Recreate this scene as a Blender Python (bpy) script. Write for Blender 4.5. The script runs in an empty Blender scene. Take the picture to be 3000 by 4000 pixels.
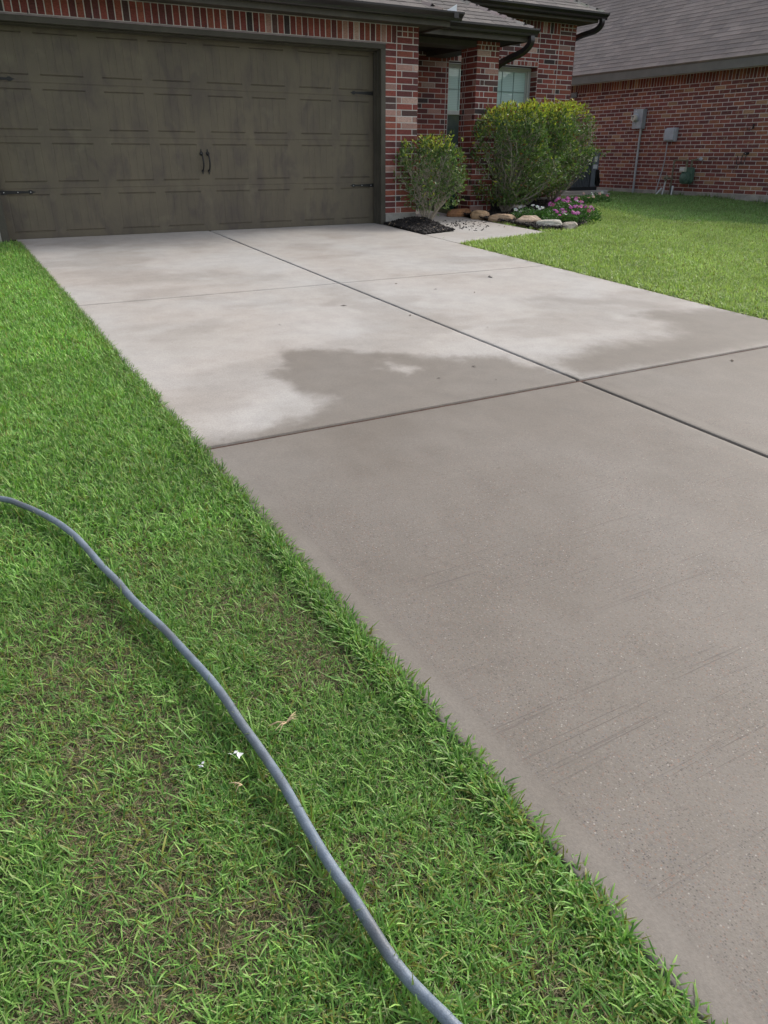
import bpy, bmesh, math, random
import numpy as np
from mathutils import Vector, Matrix, Quaternion
random.seed(7); rng = np.random.default_rng(11)
sc = bpy.context.scene
C = sc.collection
R = math.radians

# ------------------------------------------------------------------ camera
yaw, pitch, roll = 0.5247, -0.4494, 0.0012
cam = bpy.data.objects.new("camera", bpy.data.cameras.new("camera")); C.objects.link(cam)
cy, sy = math.cos(yaw), math.sin(yaw)
f0 = Vector((sy, cy, 0)); r0 = Vector((cy, -sy, 0)); z0 = Vector((0, 0, 1))
fw = f0*math.cos(pitch) + z0*math.sin(pitch); up0 = -f0*math.sin(pitch) + z0*math.cos(pitch)
rt = r0*math.cos(roll) + up0*math.sin(roll); up = -r0*math.sin(roll) + up0*math.cos(roll)
M = Matrix((rt, up, -fw)).transposed().to_4x4(); M.translation = (-5.3691, -9.9841, 0.8822)
cam.matrix_world = M
cam.data.sensor_fit = 'VERTICAL'; cam.data.sensor_height = 36; cam.data.lens = 2890.6/4000*36
cam.data.clip_start = 0.05; cam.data.clip_end = 500
sc.camera = cam

# ------------------------------------------------------------------ light
SUN_EL, SUN_AZ = R(38), R(6)          # azimuth from +X
sd = Vector((math.cos(SUN_EL)*math.cos(SUN_AZ), math.cos(SUN_EL)*math.sin(SUN_AZ), math.sin(SUN_EL)))
w = bpy.data.worlds.new("World"); sc.world = w; w.use_nodes = True
nt = w.node_tree; bg = nt.nodes["Background"]
sky = nt.nodes.new("ShaderNodeTexSky"); sky.sky_type = 'NISHITA'; sky.sun_disc = False
sky.sun_elevation = SUN_EL; sky.sun_rotation = math.atan2(sd.x, sd.y)
sky.air_density = 1.0; sky.dust_density = 4.0; sky.ozone_density = 1.0
hs = nt.nodes.new("ShaderNodeHueSaturation"); hs.inputs['Saturation'].default_value = 0.45
nt.links.new(sky.outputs[0], hs.inputs['Color']); nt.links.new(hs.outputs[0], bg.inputs[0])
bg.inputs[1].default_value = 0.15
sun = bpy.data.objects.new("sun", bpy.data.lights.new("sun", 'SUN')); C.objects.link(sun)
sun.data.energy = 1.3; sun.data.angle = R(12); sun.data.color = (1, .95, .88)
sun.rotation_euler = sd.to_track_quat('Z', 'Y').to_euler()
sun.location = (6, -6, 8)
sc.view_settings.view_transform = 'Standard'; sc.view_settings.look = 'None'
sc.view_settings.exposure = 0.68; sc.view_settings.gamma = 1

# ------------------------------------------------------------------ helpers
def tag(o, label=None, cat=None, group=None, kind=None):
    if label: o['label'] = label
    if cat: o['category'] = cat
    if group: o['group'] = group
    if kind: o['kind'] = kind
    return o

def empty(name, loc, label, cat, group=None):
    o = bpy.data.objects.new(name, None); C.objects.link(o); o.location = loc
    o.empty_display_size = .1
    return tag(o, label, cat, group)

def link(name, me, parent=None, loc=None):
    o = bpy.data.objects.new(name, me); C.objects.link(o)
    if parent:
        o.parent = parent
        t = Vector((0, 0, 0)); p = parent
        while p: t += p.location; p = p.parent
        o.location = -t if loc is None else loc
    elif loc is not None: o.location = loc
    return o

class MB:
    """mesh collector in world coordinates"""
    def __init__(s): s.v = []; s.f = []; s.m = []; s.c = []; s.n = 0; s.sm = False
    def add(s, vs, fs, m=0, c=(1, 1, 1)):
        b = s.n; s.v.extend(vs); s.n += len(vs)
        for q in fs: s.f.append([b+i for i in q]); s.m.append(m); s.c.append(c)
    def box(s, a, b, m=0, c=(1, 1, 1)):
        x0, x1 = sorted((a[0], b[0])); y0, y1 = sorted((a[1], b[1])); zz0, zz1 = sorted((a[2], b[2]))
        s.add([(x0, y0, zz0), (x1, y0, zz0), (x1, y1, zz0), (x0, y1, zz0), (x0, y0, zz1), (x1, y0, zz1), (x1, y1, zz1), (x0, y1, zz1)],
              [(0, 3, 2, 1), (4, 5, 6, 7), (0, 1, 5, 4), (1, 2, 6, 5), (2, 3, 7, 6), (3, 0, 4, 7)], m, c)
    def quad(s, *p, m=0, c=(1, 1, 1)): s.add(list(p), [tuple(range(len(p)))], m, c)
    def prism(s, prof, axis, a, b, m=0, c=(1, 1, 1)):
        """prof: 2D outline; axis 0: prof=(y,z) along X; axis 1: prof=(x,z) along Y; 2: (x,y) along Z"""
        def P(q, t): return (t, q[0], q[1]) if axis == 0 else ((q[0], t, q[1]) if axis == 1 else (q[0], q[1], t))
        n = len(prof)
        vs = [P(q, a) for q in prof] + [P(q, b) for q in prof]
        fs = [tuple(range(n))[::-1], tuple(range(n, 2*n))] + [(i, (i+1) % n, n+(i+1) % n, n+i) for i in range(n)]
        s.add(vs, fs, m, c)
    def tube(s, pts, r, n=10, m=0, c=(1, 1, 1), cap=True):
        pts = [Vector(p) for p in pts]; k = len(pts)
        rs = r if isinstance(r, (list, tuple)) else [r]*k
        T = [(pts[min(i+1, k-1)]-pts[max(i-1, 0)]).normalized() for i in range(k)]
        a = T[0].orthogonal().normalized(); vs = []
        for i in range(k):
            if i:
                q = T[i-1].rotation_difference(T[i]); a = (q @ a).normalized()
            b = T[i].cross(a)
            for j in range(n):
                t = 2*math.pi*j/n
                vs.append(tuple(pts[i] + (a*math.cos(t) + b*math.sin(t))*rs[i]))
        fs = [(i*n+j, i*n+(j+1) % n, (i+1)*n+(j+1) % n, (i+1)*n+j) for i in range(k-1) for j in range(n)]
        if cap: fs += [tuple(range(n))[::-1], tuple((k-1)*n+j for j in range(n))]
        s.add(vs, fs, m, c)
    def lathe(s, prof, o, ax, n=24, m=0, c=(1, 1, 1)):
        """prof: (radius, along); o origin, ax axis vector"""
        ax = Vector(ax).normalized(); a = ax.orthogonal().normalized(); b = ax.cross(a); o = Vector(o); vs = []
        for (r, t) in prof:
            for j in range(n):
                q = 2*math.pi*j/n
                vs.append(tuple(o + ax*t + (a*math.cos(q)+b*math.sin(q))*r))
        k = len(prof)
        fs = [(i*n+j, i*n+(j+1) % n, (i+1)*n+(j+1) % n, (i+1)*n+j) for i in range(k-1) for j in range(n)]
        fs += [tuple(range(n))[::-1], tuple((k-1)*n+j for j in range(n))]
        s.add(vs, fs, m, c)
    def build(s, name, mats, parent=None, smooth=False, bevel=0, label=None):
        me = bpy.data.meshes.new(name); me.from_pydata([tuple(v) for v in s.v], [], s.f)
        if not isinstance(mats, (list, tuple)): mats = [mats]
        for q in mats: me.materials.append(q)
        me.polygons.foreach_set('material_index', s.m)
        ca = me.color_attributes.new('Col', 'FLOAT_COLOR', 'CORNER')
        cols = np.ones((len(me.loops), 4), np.float32)
        lens = np.array([len(q) for q in s.f]); cols[:, :3] = np.repeat(np.array(s.c, np.float32), lens, axis=0)
        ca.data.foreach_set('color', cols.ravel())
        if smooth:
            me.polygons.foreach_set('use_smooth', [True]*len(me.polygons))
        me.update()
        o = link(name, me, parent)
        if smooth:
            try: me.set_sharp_from_angle(angle=R(40))
            except Exception: pass
        if bevel:
            b = o.modifiers.new('bevel', 'BEVEL'); b.width = bevel; b.segments = 2; b.limit_method = 'ANGLE'
        if label: o['label'] = label
        return o

def np_mesh(name, V, Q, mats, col=None, attrs=None, parent=None, smooth=False, tri=False):
    """V (n,3), Q (m,4 or 3) numpy arrays; col (n,3) point colours"""
    me = bpy.data.meshes.new(name); k = Q.shape[1]
    me.vertices.add(len(V)); me.vertices.foreach_set('co', V.astype(np.float32).ravel())
    me.loops.add(Q.size); me.loops.foreach_set('vertex_index', Q.astype(np.int32).ravel())
    me.polygons.add(len(Q)); me.polygons.foreach_set('loop_start', np.arange(0, Q.size, k, dtype=np.int32))
    if not isinstance(mats, (list, tuple)): mats = [mats]
    for q in mats: me.materials.append(q)
    me.update(calc_edges=True)
    if smooth: me.polygons.foreach_set('use_smooth', np.ones(len(Q), bool))
    if col is not None:
        ca = me.color_attributes.new('Col', 'FLOAT_COLOR', 'POINT')
        c4 = np.ones((len(V), 4), np.float32); c4[:, :3] = col; ca.data.foreach_set('color', c4.ravel())
    for n_, a in (attrs or {}).items():
        at = me.attributes.new(n_, 'FLOAT', 'POINT'); at.data.foreach_set('value', a.astype(np.float32))
    return link(name, me, parent)

_H = np.random.default_rng(5).random((256, 256))
def vnoise(x, y):
    xi = np.floor(x).astype(int); yi = np.floor(y).astype(int); fx = x-xi; fy = y-yi
    fx = fx*fx*(3-2*fx); fy = fy*fy*(3-2*fy)
    g = lambda i, j: _H[(xi+i) % 256, (yi+j) % 256]
    return (g(0, 0)*(1-fx)+g(1, 0)*fx)*(1-fy)+(g(0, 1)*(1-fx)+g(1, 1)*fx)*fy
def fbm(x, y, o=4):
    a = .5; s = 0; t = 0
    for i in range(o): s = s+a*vnoise(x*2**i+17*i, y*2**i+31*i); t += a; a *= .5
    return s/t
def inpoly(x, y, P):
    c = np.zeros(x.shape, bool); n = len(P)
    for i in range(n):
        (x1, y1), (x2, y2) = P[i], P[(i+1) % n]
        k = ((y1 > y) != (y2 > y)) & (x < (x2-x1)*(y-y1)/((y2-y1) if y2 != y1 else 1e-9)+x1)
        c ^= k
    return c
def sdist(x, y, P):
    d = np.full(x.shape, 1e9); n = len(P)
    for i in range(n):
        (x1, y1), (x2, y2) = P[i], P[(i+1) % n]
        dx, dy = x2-x1, y2-y1
        t = np.clip(((x-x1)*dx+(y-y1)*dy)/(dx*dx+dy*dy+1e-12), 0, 1)
        d = np.minimum(d, np.hypot(x-x1-t*dx, y-y1-t*dy))
    return np.where(inpoly(x, y, P), d, -d)
def sstep(a, b, x):
    t = np.clip((x-a)/(b-a), 0, 1); return t*t*(3-2*t)

# ------------------------------------------------------------------ materials
class NT:
    def __init__(s, name):
        s.mat = bpy.data.materials.new(name); s.mat.use_nodes = True; s.t = s.mat.node_tree
        s.b = s.t.nodes["Principled BSDF"]; s.out = s.t.nodes["Material Output"]
    def n(s, typ, **kw):
        x = s.t.nodes.new(typ)
        for k, v in kw.items(): setattr(x, k, v)
        return x
    def l(s, a, b): s.t.links.new(a, b)
    def coord(s, scale=(1, 1, 1), rot=(0, 0, 0)):
        g = s.n('ShaderNodeNewGeometry'); mp = s.n('ShaderNodeMapping'); mp.inputs['Scale'].default_value = scale
        mp.inputs['Rotation'].default_value = rot
        s.l(g.outputs['Position'], mp.inputs[0]); return mp.outputs[0]
    def noise(s, sc_, det=4, rough=.55, vec=None, dist=0):
        x = s.n('ShaderNodeTexNoise'); x.inputs['Scale'].default_value = sc_; x.inputs['Detail'].default_value = det
        x.inputs['Roughness'].default_value = rough; x.inputs['Distortion'].default_value = dist
        s.l(vec if vec is not None else s.coord(), x.inputs['Vector']); return x.outputs['Fac']
    def ramp(s, fac, stops):
        r = s.n('ShaderNodeValToRGB'); e = r.color_ramp.elements
        while len(e) < len(stops): e.new(.5)
        for i, (p, c) in enumerate(stops):
            e[i].position = p; e[i].color = (c, c, c, 1) if isinstance(c, (int, float)) else (*c, 1)
        s.l(fac, r.inputs[0]); return r.outputs[0]
    def mix(s, fac, a, b, mode='MIX'):
        m = s.n('ShaderNodeMix', data_type='RGBA', blend_type=mode)
        if isinstance(fac, (int, float)): m.inputs[0].default_value = fac
        else: s.l(fac, m.inputs[0])
        for v, i in ((a, 6), (b, 7)):
            if isinstance(v, (tuple, list)): m.inputs[i].default_value = (*v, 1)
            elif isinstance(v, (int, float)): m.inputs[i].default_value = (v, v, v, 1)
            else: s.l(v, m.inputs[i])
        return m.outputs[2]
    def math(s, op, a, b=0, clamp=False):
        m = s.n('ShaderNodeMath', operation=op); m.use_clamp = clamp
        for v, i in ((a, 0), (b, 1)):
            if isinstance(v, (int, float)): m.inputs[i].default_value = v
            else: s.l(v, m.inputs[i])
        return m.outputs[0]
    def attr(s, name='Col', out='Color'):
        a = s.n('ShaderNodeAttribute'); a.attribute_name = name; return a.outputs[out]
    def bump(s, h, strength=.3, dist=.002):
        b = s.n('ShaderNodeBump'); b.inputs['Strength'].default_value = strength; b.inputs['Distance'].default_value = dist
        s.l(h, b.inputs['Height']); s.l(b.outputs[0], s.b.inputs['Normal'])
    def done(s, col, rough=.7, spec=.4, metal=0):
        if isinstance(col, (tuple, list)): s.b.inputs['Base Color'].default_value = (*col, 1)
        else: s.l(col, s.b.inputs['Base Color'])
        if isinstance(rough, (int, float)): s.b.inputs['Roughness'].default_value = rough
        else: s.l(rough, s.b.inputs['Roughness'])
        s.b.inputs['Specular IOR Level'].default_value = spec; s.b.inputs['Metallic'].default_value = metal
        return s.mat

def paint(name, col, rough=.5, spec=.4, var=.12, sc_=6, metal=0, bump=.1):
    t = NT(name); n1 = t.noise(sc_, 5, .6); n2 = t.noise(sc_*14, 3, .6)
    k = t.ramp(n1, [(.3, 1-var), (.7, 1+var*.6)]); k2 = t.ramp(n2, [(.3, 1-var*.5), (.7, 1.0)])
    c = t.mix(1, t.mix(1, col, k, 'MULTIPLY'), k2, 'MULTIPLY')
    if bump: t.bump(n2, bump, .002)
    return t.done(c, rough, spec, metal)

def m_brick(name, flash=None):
    t = NT(name); c = t.attr()
    p = t.coord((1, 1, 2.2))
    n = t.noise(38, 5, .7, p); n2 = t.noise(160, 3, .6); n3 = t.noise(11, 3, .6, t.coord((1, 1, 1.2)), .6)
    c = t.mix(1, c, t.ramp(n, [(.28, .55), (.5, 1.0), (.75, 1.25)]), 'MULTIPLY')
    c = t.mix(1, c, t.ramp(n2, [(.25, .78), (.7, 1.1)]), 'MULTIPLY')
    if flash: c = t.mix(t.ramp(n3, [(.60, 0), (.70, .8)]), c, flash)
    else: c = t.mix(t.ramp(n, [(.64, 0), (.8, .45)]), c, (.45, .30, .24))
    t.bump(n2, .5, .003)
    return t.done(c, .8, .3)
def m_mortar():
    t = NT('mortar'); n = t.noise(90, 4, .6); n2 = t.noise(3, 4, .6)
    c = t.mix(1, t.ramp(n, [(.3, (.58, .55, .53)), (.7, (.74, .71, .68))]), t.ramp(n2, [(.3, .82), (.7, 1.05)]), 'MULTIPLY')
    t.bump(n, .6, .004); return t.done(c, .95, .2)
def m_shingle(name, tint=(1, 1, 1)):
    t = NT(name); c = t.mix(1, t.attr(), tint, 'MULTIPLY')
    n = t.noise(260, 2, .7); n2 = t.noise(1.3, 4, .6)
    c = t.mix(1, c, t.ramp(n, [(.3, .65), (.7, 1.3)]), 'MULTIPLY')
    c = t.mix(1, c, t.ramp(n2, [(.3, .88), (.7, 1.08)]), 'MULTIPLY')
    t.bump(n, .6, .003); return t.done(c, .9, .25)
def m_foliage(name, trans=.3, rough=.45, spec=.35):
    t = NT(name); c = t.attr()
    t.l(c, t.b.inputs['Base Color']); t.b.inputs['Roughness'].default_value = rough
    t.b.inputs['Specular IOR Level'].default_value = spec
    tr = t.n('ShaderNodeBsdfTranslucent'); g = t.mix(1, c, (1.1, 1.2, .6), 'MULTIPLY'); t.l(g, tr.inputs[0])
    mx = t.n('ShaderNodeMixShader'); mx.inputs[0].default_value = trans
    t.l(t.b.outputs[0], mx.inputs[1]); t.l(tr.outputs[0], mx.inputs[2]); t.l(mx.outputs[0], t.out.inputs[0])
    return t.mat
def m_attr(name, rough=.8, spec=.3, n_s=60, lo=.75, hi=1.15, bump=.3):
    t = NT(name); n = t.noise(n_s, 4, .65)
    c = t.mix(1, t.attr(), t.ramp(n, [(.3, lo), (.7, hi)]), 'MULTIPLY')
    t.bump(n, bump, .003); return t.done(c, rough, spec)

def m_concrete(name, drive=True):
    t = NT(name)
    wet = t.attr('wet', 'Fac') if drive else None
    big = t.noise(1.1, 5, .6); mid = t.noise(7, 5, .65); fine = t.noise(120, 4, .7); vf = t.noise(420, 2, .6)
    dry = t.mix(t.ramp(big, [(.35, 0), (.65, 1)]), (.390, .363, .334), (.430, .418, .403))
    dry = t.mix(t.ramp(t.noise(.7, 3, .5, t.coord((1, 1.3, 1))), [(.45, 0), (.7, .6)]), dry, (.395, .350, .312))
    c = dry
    if drive:
        wc = t.mix(t.ramp(big, [(.35, 0), (.65, 1)]), (.153, .132, .109), (.170, .150, .127))
        c = t.mix(wet, dry, wc)
    c = t.mix(1, c, t.ramp(mid, [(.25, .86), (.6, 1.0), (.8, 1.05)]), 'MULTIPLY')
    c = t.mix(1, c, t.ramp(fine, [(.3, .84), (.65, 1.06)]), 'MULTIPLY')
    if drive:
        # exposed sand grains and small stones, only in the weathered front slabs
        rough_ = t.attr('worn', 'Fac')
        v = t.n('ShaderNodeTexVoronoi'); v.inputs['Scale'].default_value = 210; t.l(t.coord(), v.inputs['Vector'])
        sp = t.n('ShaderNodeSeparateColor'); t.l(v.outputs['Color'], sp.inputs[0])
        spot = t.math('MULTIPLY', t.ramp(v.outputs['Distance'], [(.34, 1), (.55, 0)]), rough_)
        tone = t.ramp(sp.outputs[0], [(0, (.06, .052, .05)), (.2, (.10, .08, .072)), (.36, (.24, .135, .095)), (.5, (.13, .125, .13)), (.80, (.18, .16, .145)), (.96, (.25, .215, .18)), (1, (.38, .35, .32))])
        keep = t.math('MULTIPLY', t.ramp(sp.outputs[1], [(.25, 0), (.5, 1)]), t.ramp(t.noise(3.2, 4, .7), [(.30, .45), (.62, 1)]))
        c = t.mix(t.math('MULTIPLY', spot, keep), c, tone)
        pit = t.n('ShaderNodeTexVoronoi'); pit.inputs['Scale'].default_value = 95; t.l(t.coord(), pit.inputs['Vector'])
        ps = t.n('ShaderNodeSeparateColor'); t.l(pit.outputs['Color'], ps.inputs[0])
        pk = t.math('MULTIPLY', t.math('MULTIPLY', t.ramp(pit.outputs['Distance'], [(.10, 1), (.28, 0)]), t.ramp(ps.outputs[0], [(.90, 0), (.94, .5)])), rough_)
        c = t.mix(pk, c, (.10, .085, .075))
        br = t.noise(1, 3, .6, t.coord((1.6, 110, 1), (0, 0, R(1.5))))
        bm = t.noise(2.4, 3, .6, t.coord((.5, 1, 1)))
        ln = t.math('MULTIPLY', t.math('MULTIPLY', t.ramp(br, [(.60, 0), (.68, 1)]), t.ramp(bm, [(.44, 0), (.58, .85)])), t.math('MULTIPLY', rough_, t.attr('front', 'Fac')))
        c = t.mix(ln, c, (.12, .10, .09))
        blot = t.noise(14, 5, .75, t.coord((1, 1, 1)), .4)
        c = t.mix(t.math('MULTIPLY', t.ramp(blot, [(.56, 0), (.72, .45)]), rough_), c, (.095, .080, .068))
        c = t.mix(t.math('MULTIPLY', t.ramp(t.noise(2.6, 4, .6), [(.5, 0), (.7, .35)]), rough_), c, (.170, .150, .130))
        h = t.math('ADD', fine, t.math('MULTIPLY', spot, -.2)); h = t.math('SUBTRACT', h, t.math('MULTIPLY', ln, 1.5))
        t.bump(h, .4, .002)
        return t.done(c, t.math('SUBTRACT', .88, t.math('MULTIPLY', wet, .22)), .35)
    t.bump(fine, .4, .003); return t.done(c, .88, .3)

def m_door():
    t = NT('door_paint'); big = t.noise(1.5, 5, .6); fine = t.noise(210, 3, .7); st = t.noise(5, 4, .6, t.coord((1, 1, .45)), .5)
    grain = t.noise(14, 4, .6, t.coord((6, 1, .5)))
    c = t.mix(t.ramp(big, [(.35, 0), (.65, 1)]), (.156, .134, .094), (.124, .107, .079))
    c = t.mix(t.ramp(st, [(.48, 0), (.68, .7)]), c, (.090, .075, .067))
    c = t.mix(t.ramp(t.noise(3.4, 4, .6), [(.58, 0), (.75, .5)]), c, (.20, .18, .125))
    c = t.mix(1, c, t.ramp(fine, [(.3, .82), (.7, 1.14)]), 'MULTIPLY')
    c = t.mix(1, c, t.ramp(grain, [(.3, .96), (.7, 1.03)]), 'MULTIPLY')
    t.bump(fine, .1, .001); return t.done(c, .62, .35)

BR = m_brick('house_brick'); BN = m_brick('neighbour_brick', (.36, .26, .15)); MO = m_mortar()
SH = m_shingle('shingle'); SHN = m_shingle('shingle_grey', (1.08, 1.0, .93))
CON = m_concrete('driveway_concrete'); CONW = m_concrete('plain_concrete', False)
FOUND = paint('foundation_concrete', (.40, .38, .345), .9, .2, .3, 5, bump=.5)
DOOR = m_door()
TRIM = paint('olive_trim', (.085, .078, .062), .6, .35, .25, 4)
TRIMN = paint('grey_trim', (.175, .168, .150), .65, .3, .15, 3)
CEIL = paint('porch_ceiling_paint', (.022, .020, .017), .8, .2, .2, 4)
SOFF = paint('soffit_paint', (.07, .064, .052), .7, .3, .2, 4)
GUT = paint('gutter_metal', (.030, .026, .027), .28, .5, .2, 5, bump=.03)
BLK = paint('black_iron', (.012, .012, .013), .45, .5, .2, 20)
RIV = paint('bright_rivet', (.85, .86, .88), .4, .6, .1, 20, 0)
WFR = paint('window_vinyl', (.52, .54, .50), .4, .4, .1, 5)
MUNT = paint('muntin_grey_green', (.22, .31, .28), .5, .3, .1, 5)
DGL = paint('grey_metal', (.38, .43, .47), .45, .45, .15, 8, .2)
DGL2 = paint('grey_plastic', (.42, .45, .50), .5, .4, .12, 8)
STEELC = paint('galvanised_conduit', (.46, .50, .55), .4, .5, .15, 10, .5)
DIAL = paint('meter_face', (.62, .60, .52), .3, .5, .2, 30)
GREEN = paint('green_enamel', (.085, .155, .115), .5, .4, .3, 14)
PIPEO = paint('olive_pipe', (.20, .185, .125), .55, .4, .4, 25)
WHITE = paint('white_plastic', (.66, .68, .70), .45, .4, .15, 20)
BLUEW = paint('blue_tape', (.02, .06, .16), .5, .4, .2, 20)
ACB = paint('ac_blue_grey', (.125, .145, .170), .5, .45, .15, 8)
ACD = paint('ac_dark', (.015, .018, .022), .6, .4, .2, 8)
STICK = paint('paper_label', (.60, .62, .64), .6, .3, .2, 60)
RUB = paint('black_foam', (.012, .012, .012), .8, .3, .3, 20)
TEAL = paint('teal_plastic', (.012, .06, .05), .4, .45, .2, 8)
GRASS = m_foliage('grass_blades', .28, .5, .3); LEAF = m_foliage('leaf', .22, .52, .25); PETAL = m_foliage('petal', .35, .6, .2)
SOIL = paint('soil_thatch', (.075, .082, .042), .95, .15, .6, 22, bump=.8)
MULCH = m_attr('black_mulch', .8, .35, 80); STONE = m_attr('stone', .85, .25, 26, .6, 1.2, .8)
BARK = paint('grey_bark', (.40, .36, .30), .85, .2, .35, 40, bump=.5)
STRAW = m_attr('dry_straw', .8, .2, 60)

def m_hose():
    t = NT('hose_rubber'); n = t.noise(30, 4, .6); n2 = t.noise(4, 3, .5)
    v = t.n('ShaderNodeTexVoronoi'); v.inputs['Scale'].default_value = 330; t.l(t.coord(), v.inputs['Vector'])
    c = t.mix(t.ramp(n, [(.35, 0), (.7, 1)]), (.150, .190, .240), (.220, .260, .310))
    c = t.mix(t.ramp(n2, [(.48, 0), (.62, .7)]), c, (.085, .085, .085)); c = t.mix(t.ramp(t.noise(70, 3, .7), [(.66, 0), (.75, .6)]), c, (.34, .36, .38))
    c = t.mix(1, c, t.ramp(v.outputs['Distance'], [(.1, 1.08), (.6, .82)]), 'MULTIPLY')
    t.bump(v.outputs['Distance'], .35, .001); return t.done(c, .42, .45)
HOSE = m_hose()
def m_pane(name, a, b):
    t = NT(name); n = t.noise(1.2, 2, .5, t.coord((1, 1, 1.5)))
    sl = t.n('ShaderNodeTexWave'); sl.wave_type = 'BANDS'; sl.bands_direction = 'Z'; sl.inputs['Scale'].default_value = 12
    t.l(t.coord(), sl.inputs['Vector'])
    c = t.mix(t.ramp(n, [(.35, 0), (.65, 1)]), a, b)
    c = t.mix(1, c, t.ramp(sl.outputs['Fac'], [(0, .90), (1, 1.05)]), 'MULTIPLY')
    t.b.inputs['Coat Weight'].default_value = 1.0; t.b.inputs['Coat Roughness'].default_value = .01; t.b.inputs['Coat IOR'].default_value = 1.9
    return t.done(c, .5, .3)
PANE = m_pane('window_glass_blinds', (.40, .60, .54), (.48, .66, .60))
PANED = m_pane('window_glass_screen', (.025, .045, .045), (.035, .055, .055))

# ------------------------------------------------------------------ ground
SL = .0469
def gz(y): return SL*y if y < 1.3 else SL*1.3
def gzn(y): return np.where(y < 1.3, SL*y, SL*1.3)
XL, XC, XR, YA, YB = -4.5147, -2.2132, .2674, -3.7099, -6.846
WALKF = [(.2774, -2.07), (2.06, -1.70), (1.93, .55), (1.93, 1.9), (.815, 1.9), (.815, .0), (.87, -1.14), (.2774, -1.285)]
BED1 = [(.2774, -1.285), (.87, -1.14), (.815, .0), (.815, -.2), (.2774, -.2)]
BED2 = [(1.94, .45), (1.97, -.2), (2.06, -.8), (2.08, -1.45), (2.4, -1.6), (3.0, -1.35), (3.5, -.9), (4.3, -.1), (4.9, .6), (5.6, 1.3), (5.85, 1.75), (5.49, 1.9), (2.68, 1.9), (2.68, .5)]
# base lawn soil sheet to the horizon
ys = [-150, -60, -30, -16, -12, -9, -6, -3, 0, 1.3, 4, 12, 60, 150]; xs = [-150, -40, -12, -6, -4.5147, 0, .2674, 3, 6, 9, 20, 60, 150]
V = np.array([(x, y, max(gz(y), -.75)-.016) for y in ys for x in xs])
Q = np.array([(j*len(xs)+i, j*len(xs)+i+1, (j+1)*len(xs)+i+1, (j+1)*len(xs)+i) for j in range(len(ys)-1) for i in range(len(xs)-1)])
tag(np_mesh('ground', V, Q, SOIL), kind='structure', label='soil and thatch under the lawn', cat='ground')
# street at the bottom of the drive (behind the camera)
mb = MB(); mb.box((-60, -27, -1.0), (60, -18, -.742)); tag(mb.build('road', paint('asphalt', (.06, .06, .06), .9, .2, .2, 3)), kind='structure')

P1 = [(-4.70, -6.86), (-4.33, -6.76), (-4.05, -6.66), (-3.80, -6.50), (-3.90, -6.31), (-3.90, -6.04), (-3.74, -5.80), (-3.69, -5.55), (-3.55, -5.42), (-3.30, -5.54), (-3.12, -5.80), (-2.90, -5.95), (-2.65, -6.05), (-2.36, -6.20), (-2.30, -6.45), (-2.20, -6.86), (-2.2, -7), (-4.7, -7)]
P1h = [(-3.14, -6.20), (-3.02, -6.12), (-2.93, -6.22), (-3.08, -6.34)]
P2 = [(-2.22, -6.9), (-2.19, -6.50), (-1.99, -6.38), (-1.72, -6.28), (-1.39, -6.36), (-.92, -6.24), (-.60, -6.05), (-.62, -5.80), (-.30, -5.72), (.35, -6.0), (.35, -6.9)]
P3 = [(-1.04, -5.02), (-.61, -4.92), (-.25, -5.20), (-.05, -5.5), (-.05, -5.9), (-.5, -5.75), (-.6, -5.5), (-.87, -5.27)]
def wetmask(X, Y):
    wx = X+(fbm(X*2.2, Y*2.2)-.5)*.34+(fbm(X*9, Y*9)-.5)*.12; wy = Y+(fbm(X*2.2+50, Y*2.2)-.5)*.34+(fbm(X*9+9, Y*9)-.5)*.12
    hf = (fbm(X*40, Y*40, 2)-.5)*.05+(fbm(X*22, Y*14, 2)-.5)*.06
    a = .88*sstep(-.07, .11, sdist(wx, wy, P1)+hf)*(1-.85*sstep(-.07, .06, sdist(wx, wy, P1h)+hf))
    b = .95*sstep(-.20, .20, sdist(wx, wy, P2)+hf); c = .5*sstep(-.15, .2, sdist(wx, wy, P3)+hf)
    m = np.maximum(np.maximum(a, b), c)
    near = .92+.22*(fbm(X*1.6, Y*1.6)-.5)+.25*(fbm(X*6, Y*3)-.5)*0.6
    # paler trowelled band along the left edge of the front slab
    near = near-.03*sstep(.16, .02, X-XL)*sstep(.25, .6, fbm(X*3, Y*3))
    m = np.where(Y < YB, near, m)
    st = .26*sstep(.50, .68, fbm(X*1.3+3, Y*1.9+8))+.35*sstep(.16, .04, Y-YB)*sstep(.42, .55, fbm(X*2.1, Y*2.1+4))
    return np.clip(np.maximum(m, st*(Y > YB)), 0, 1)
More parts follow.
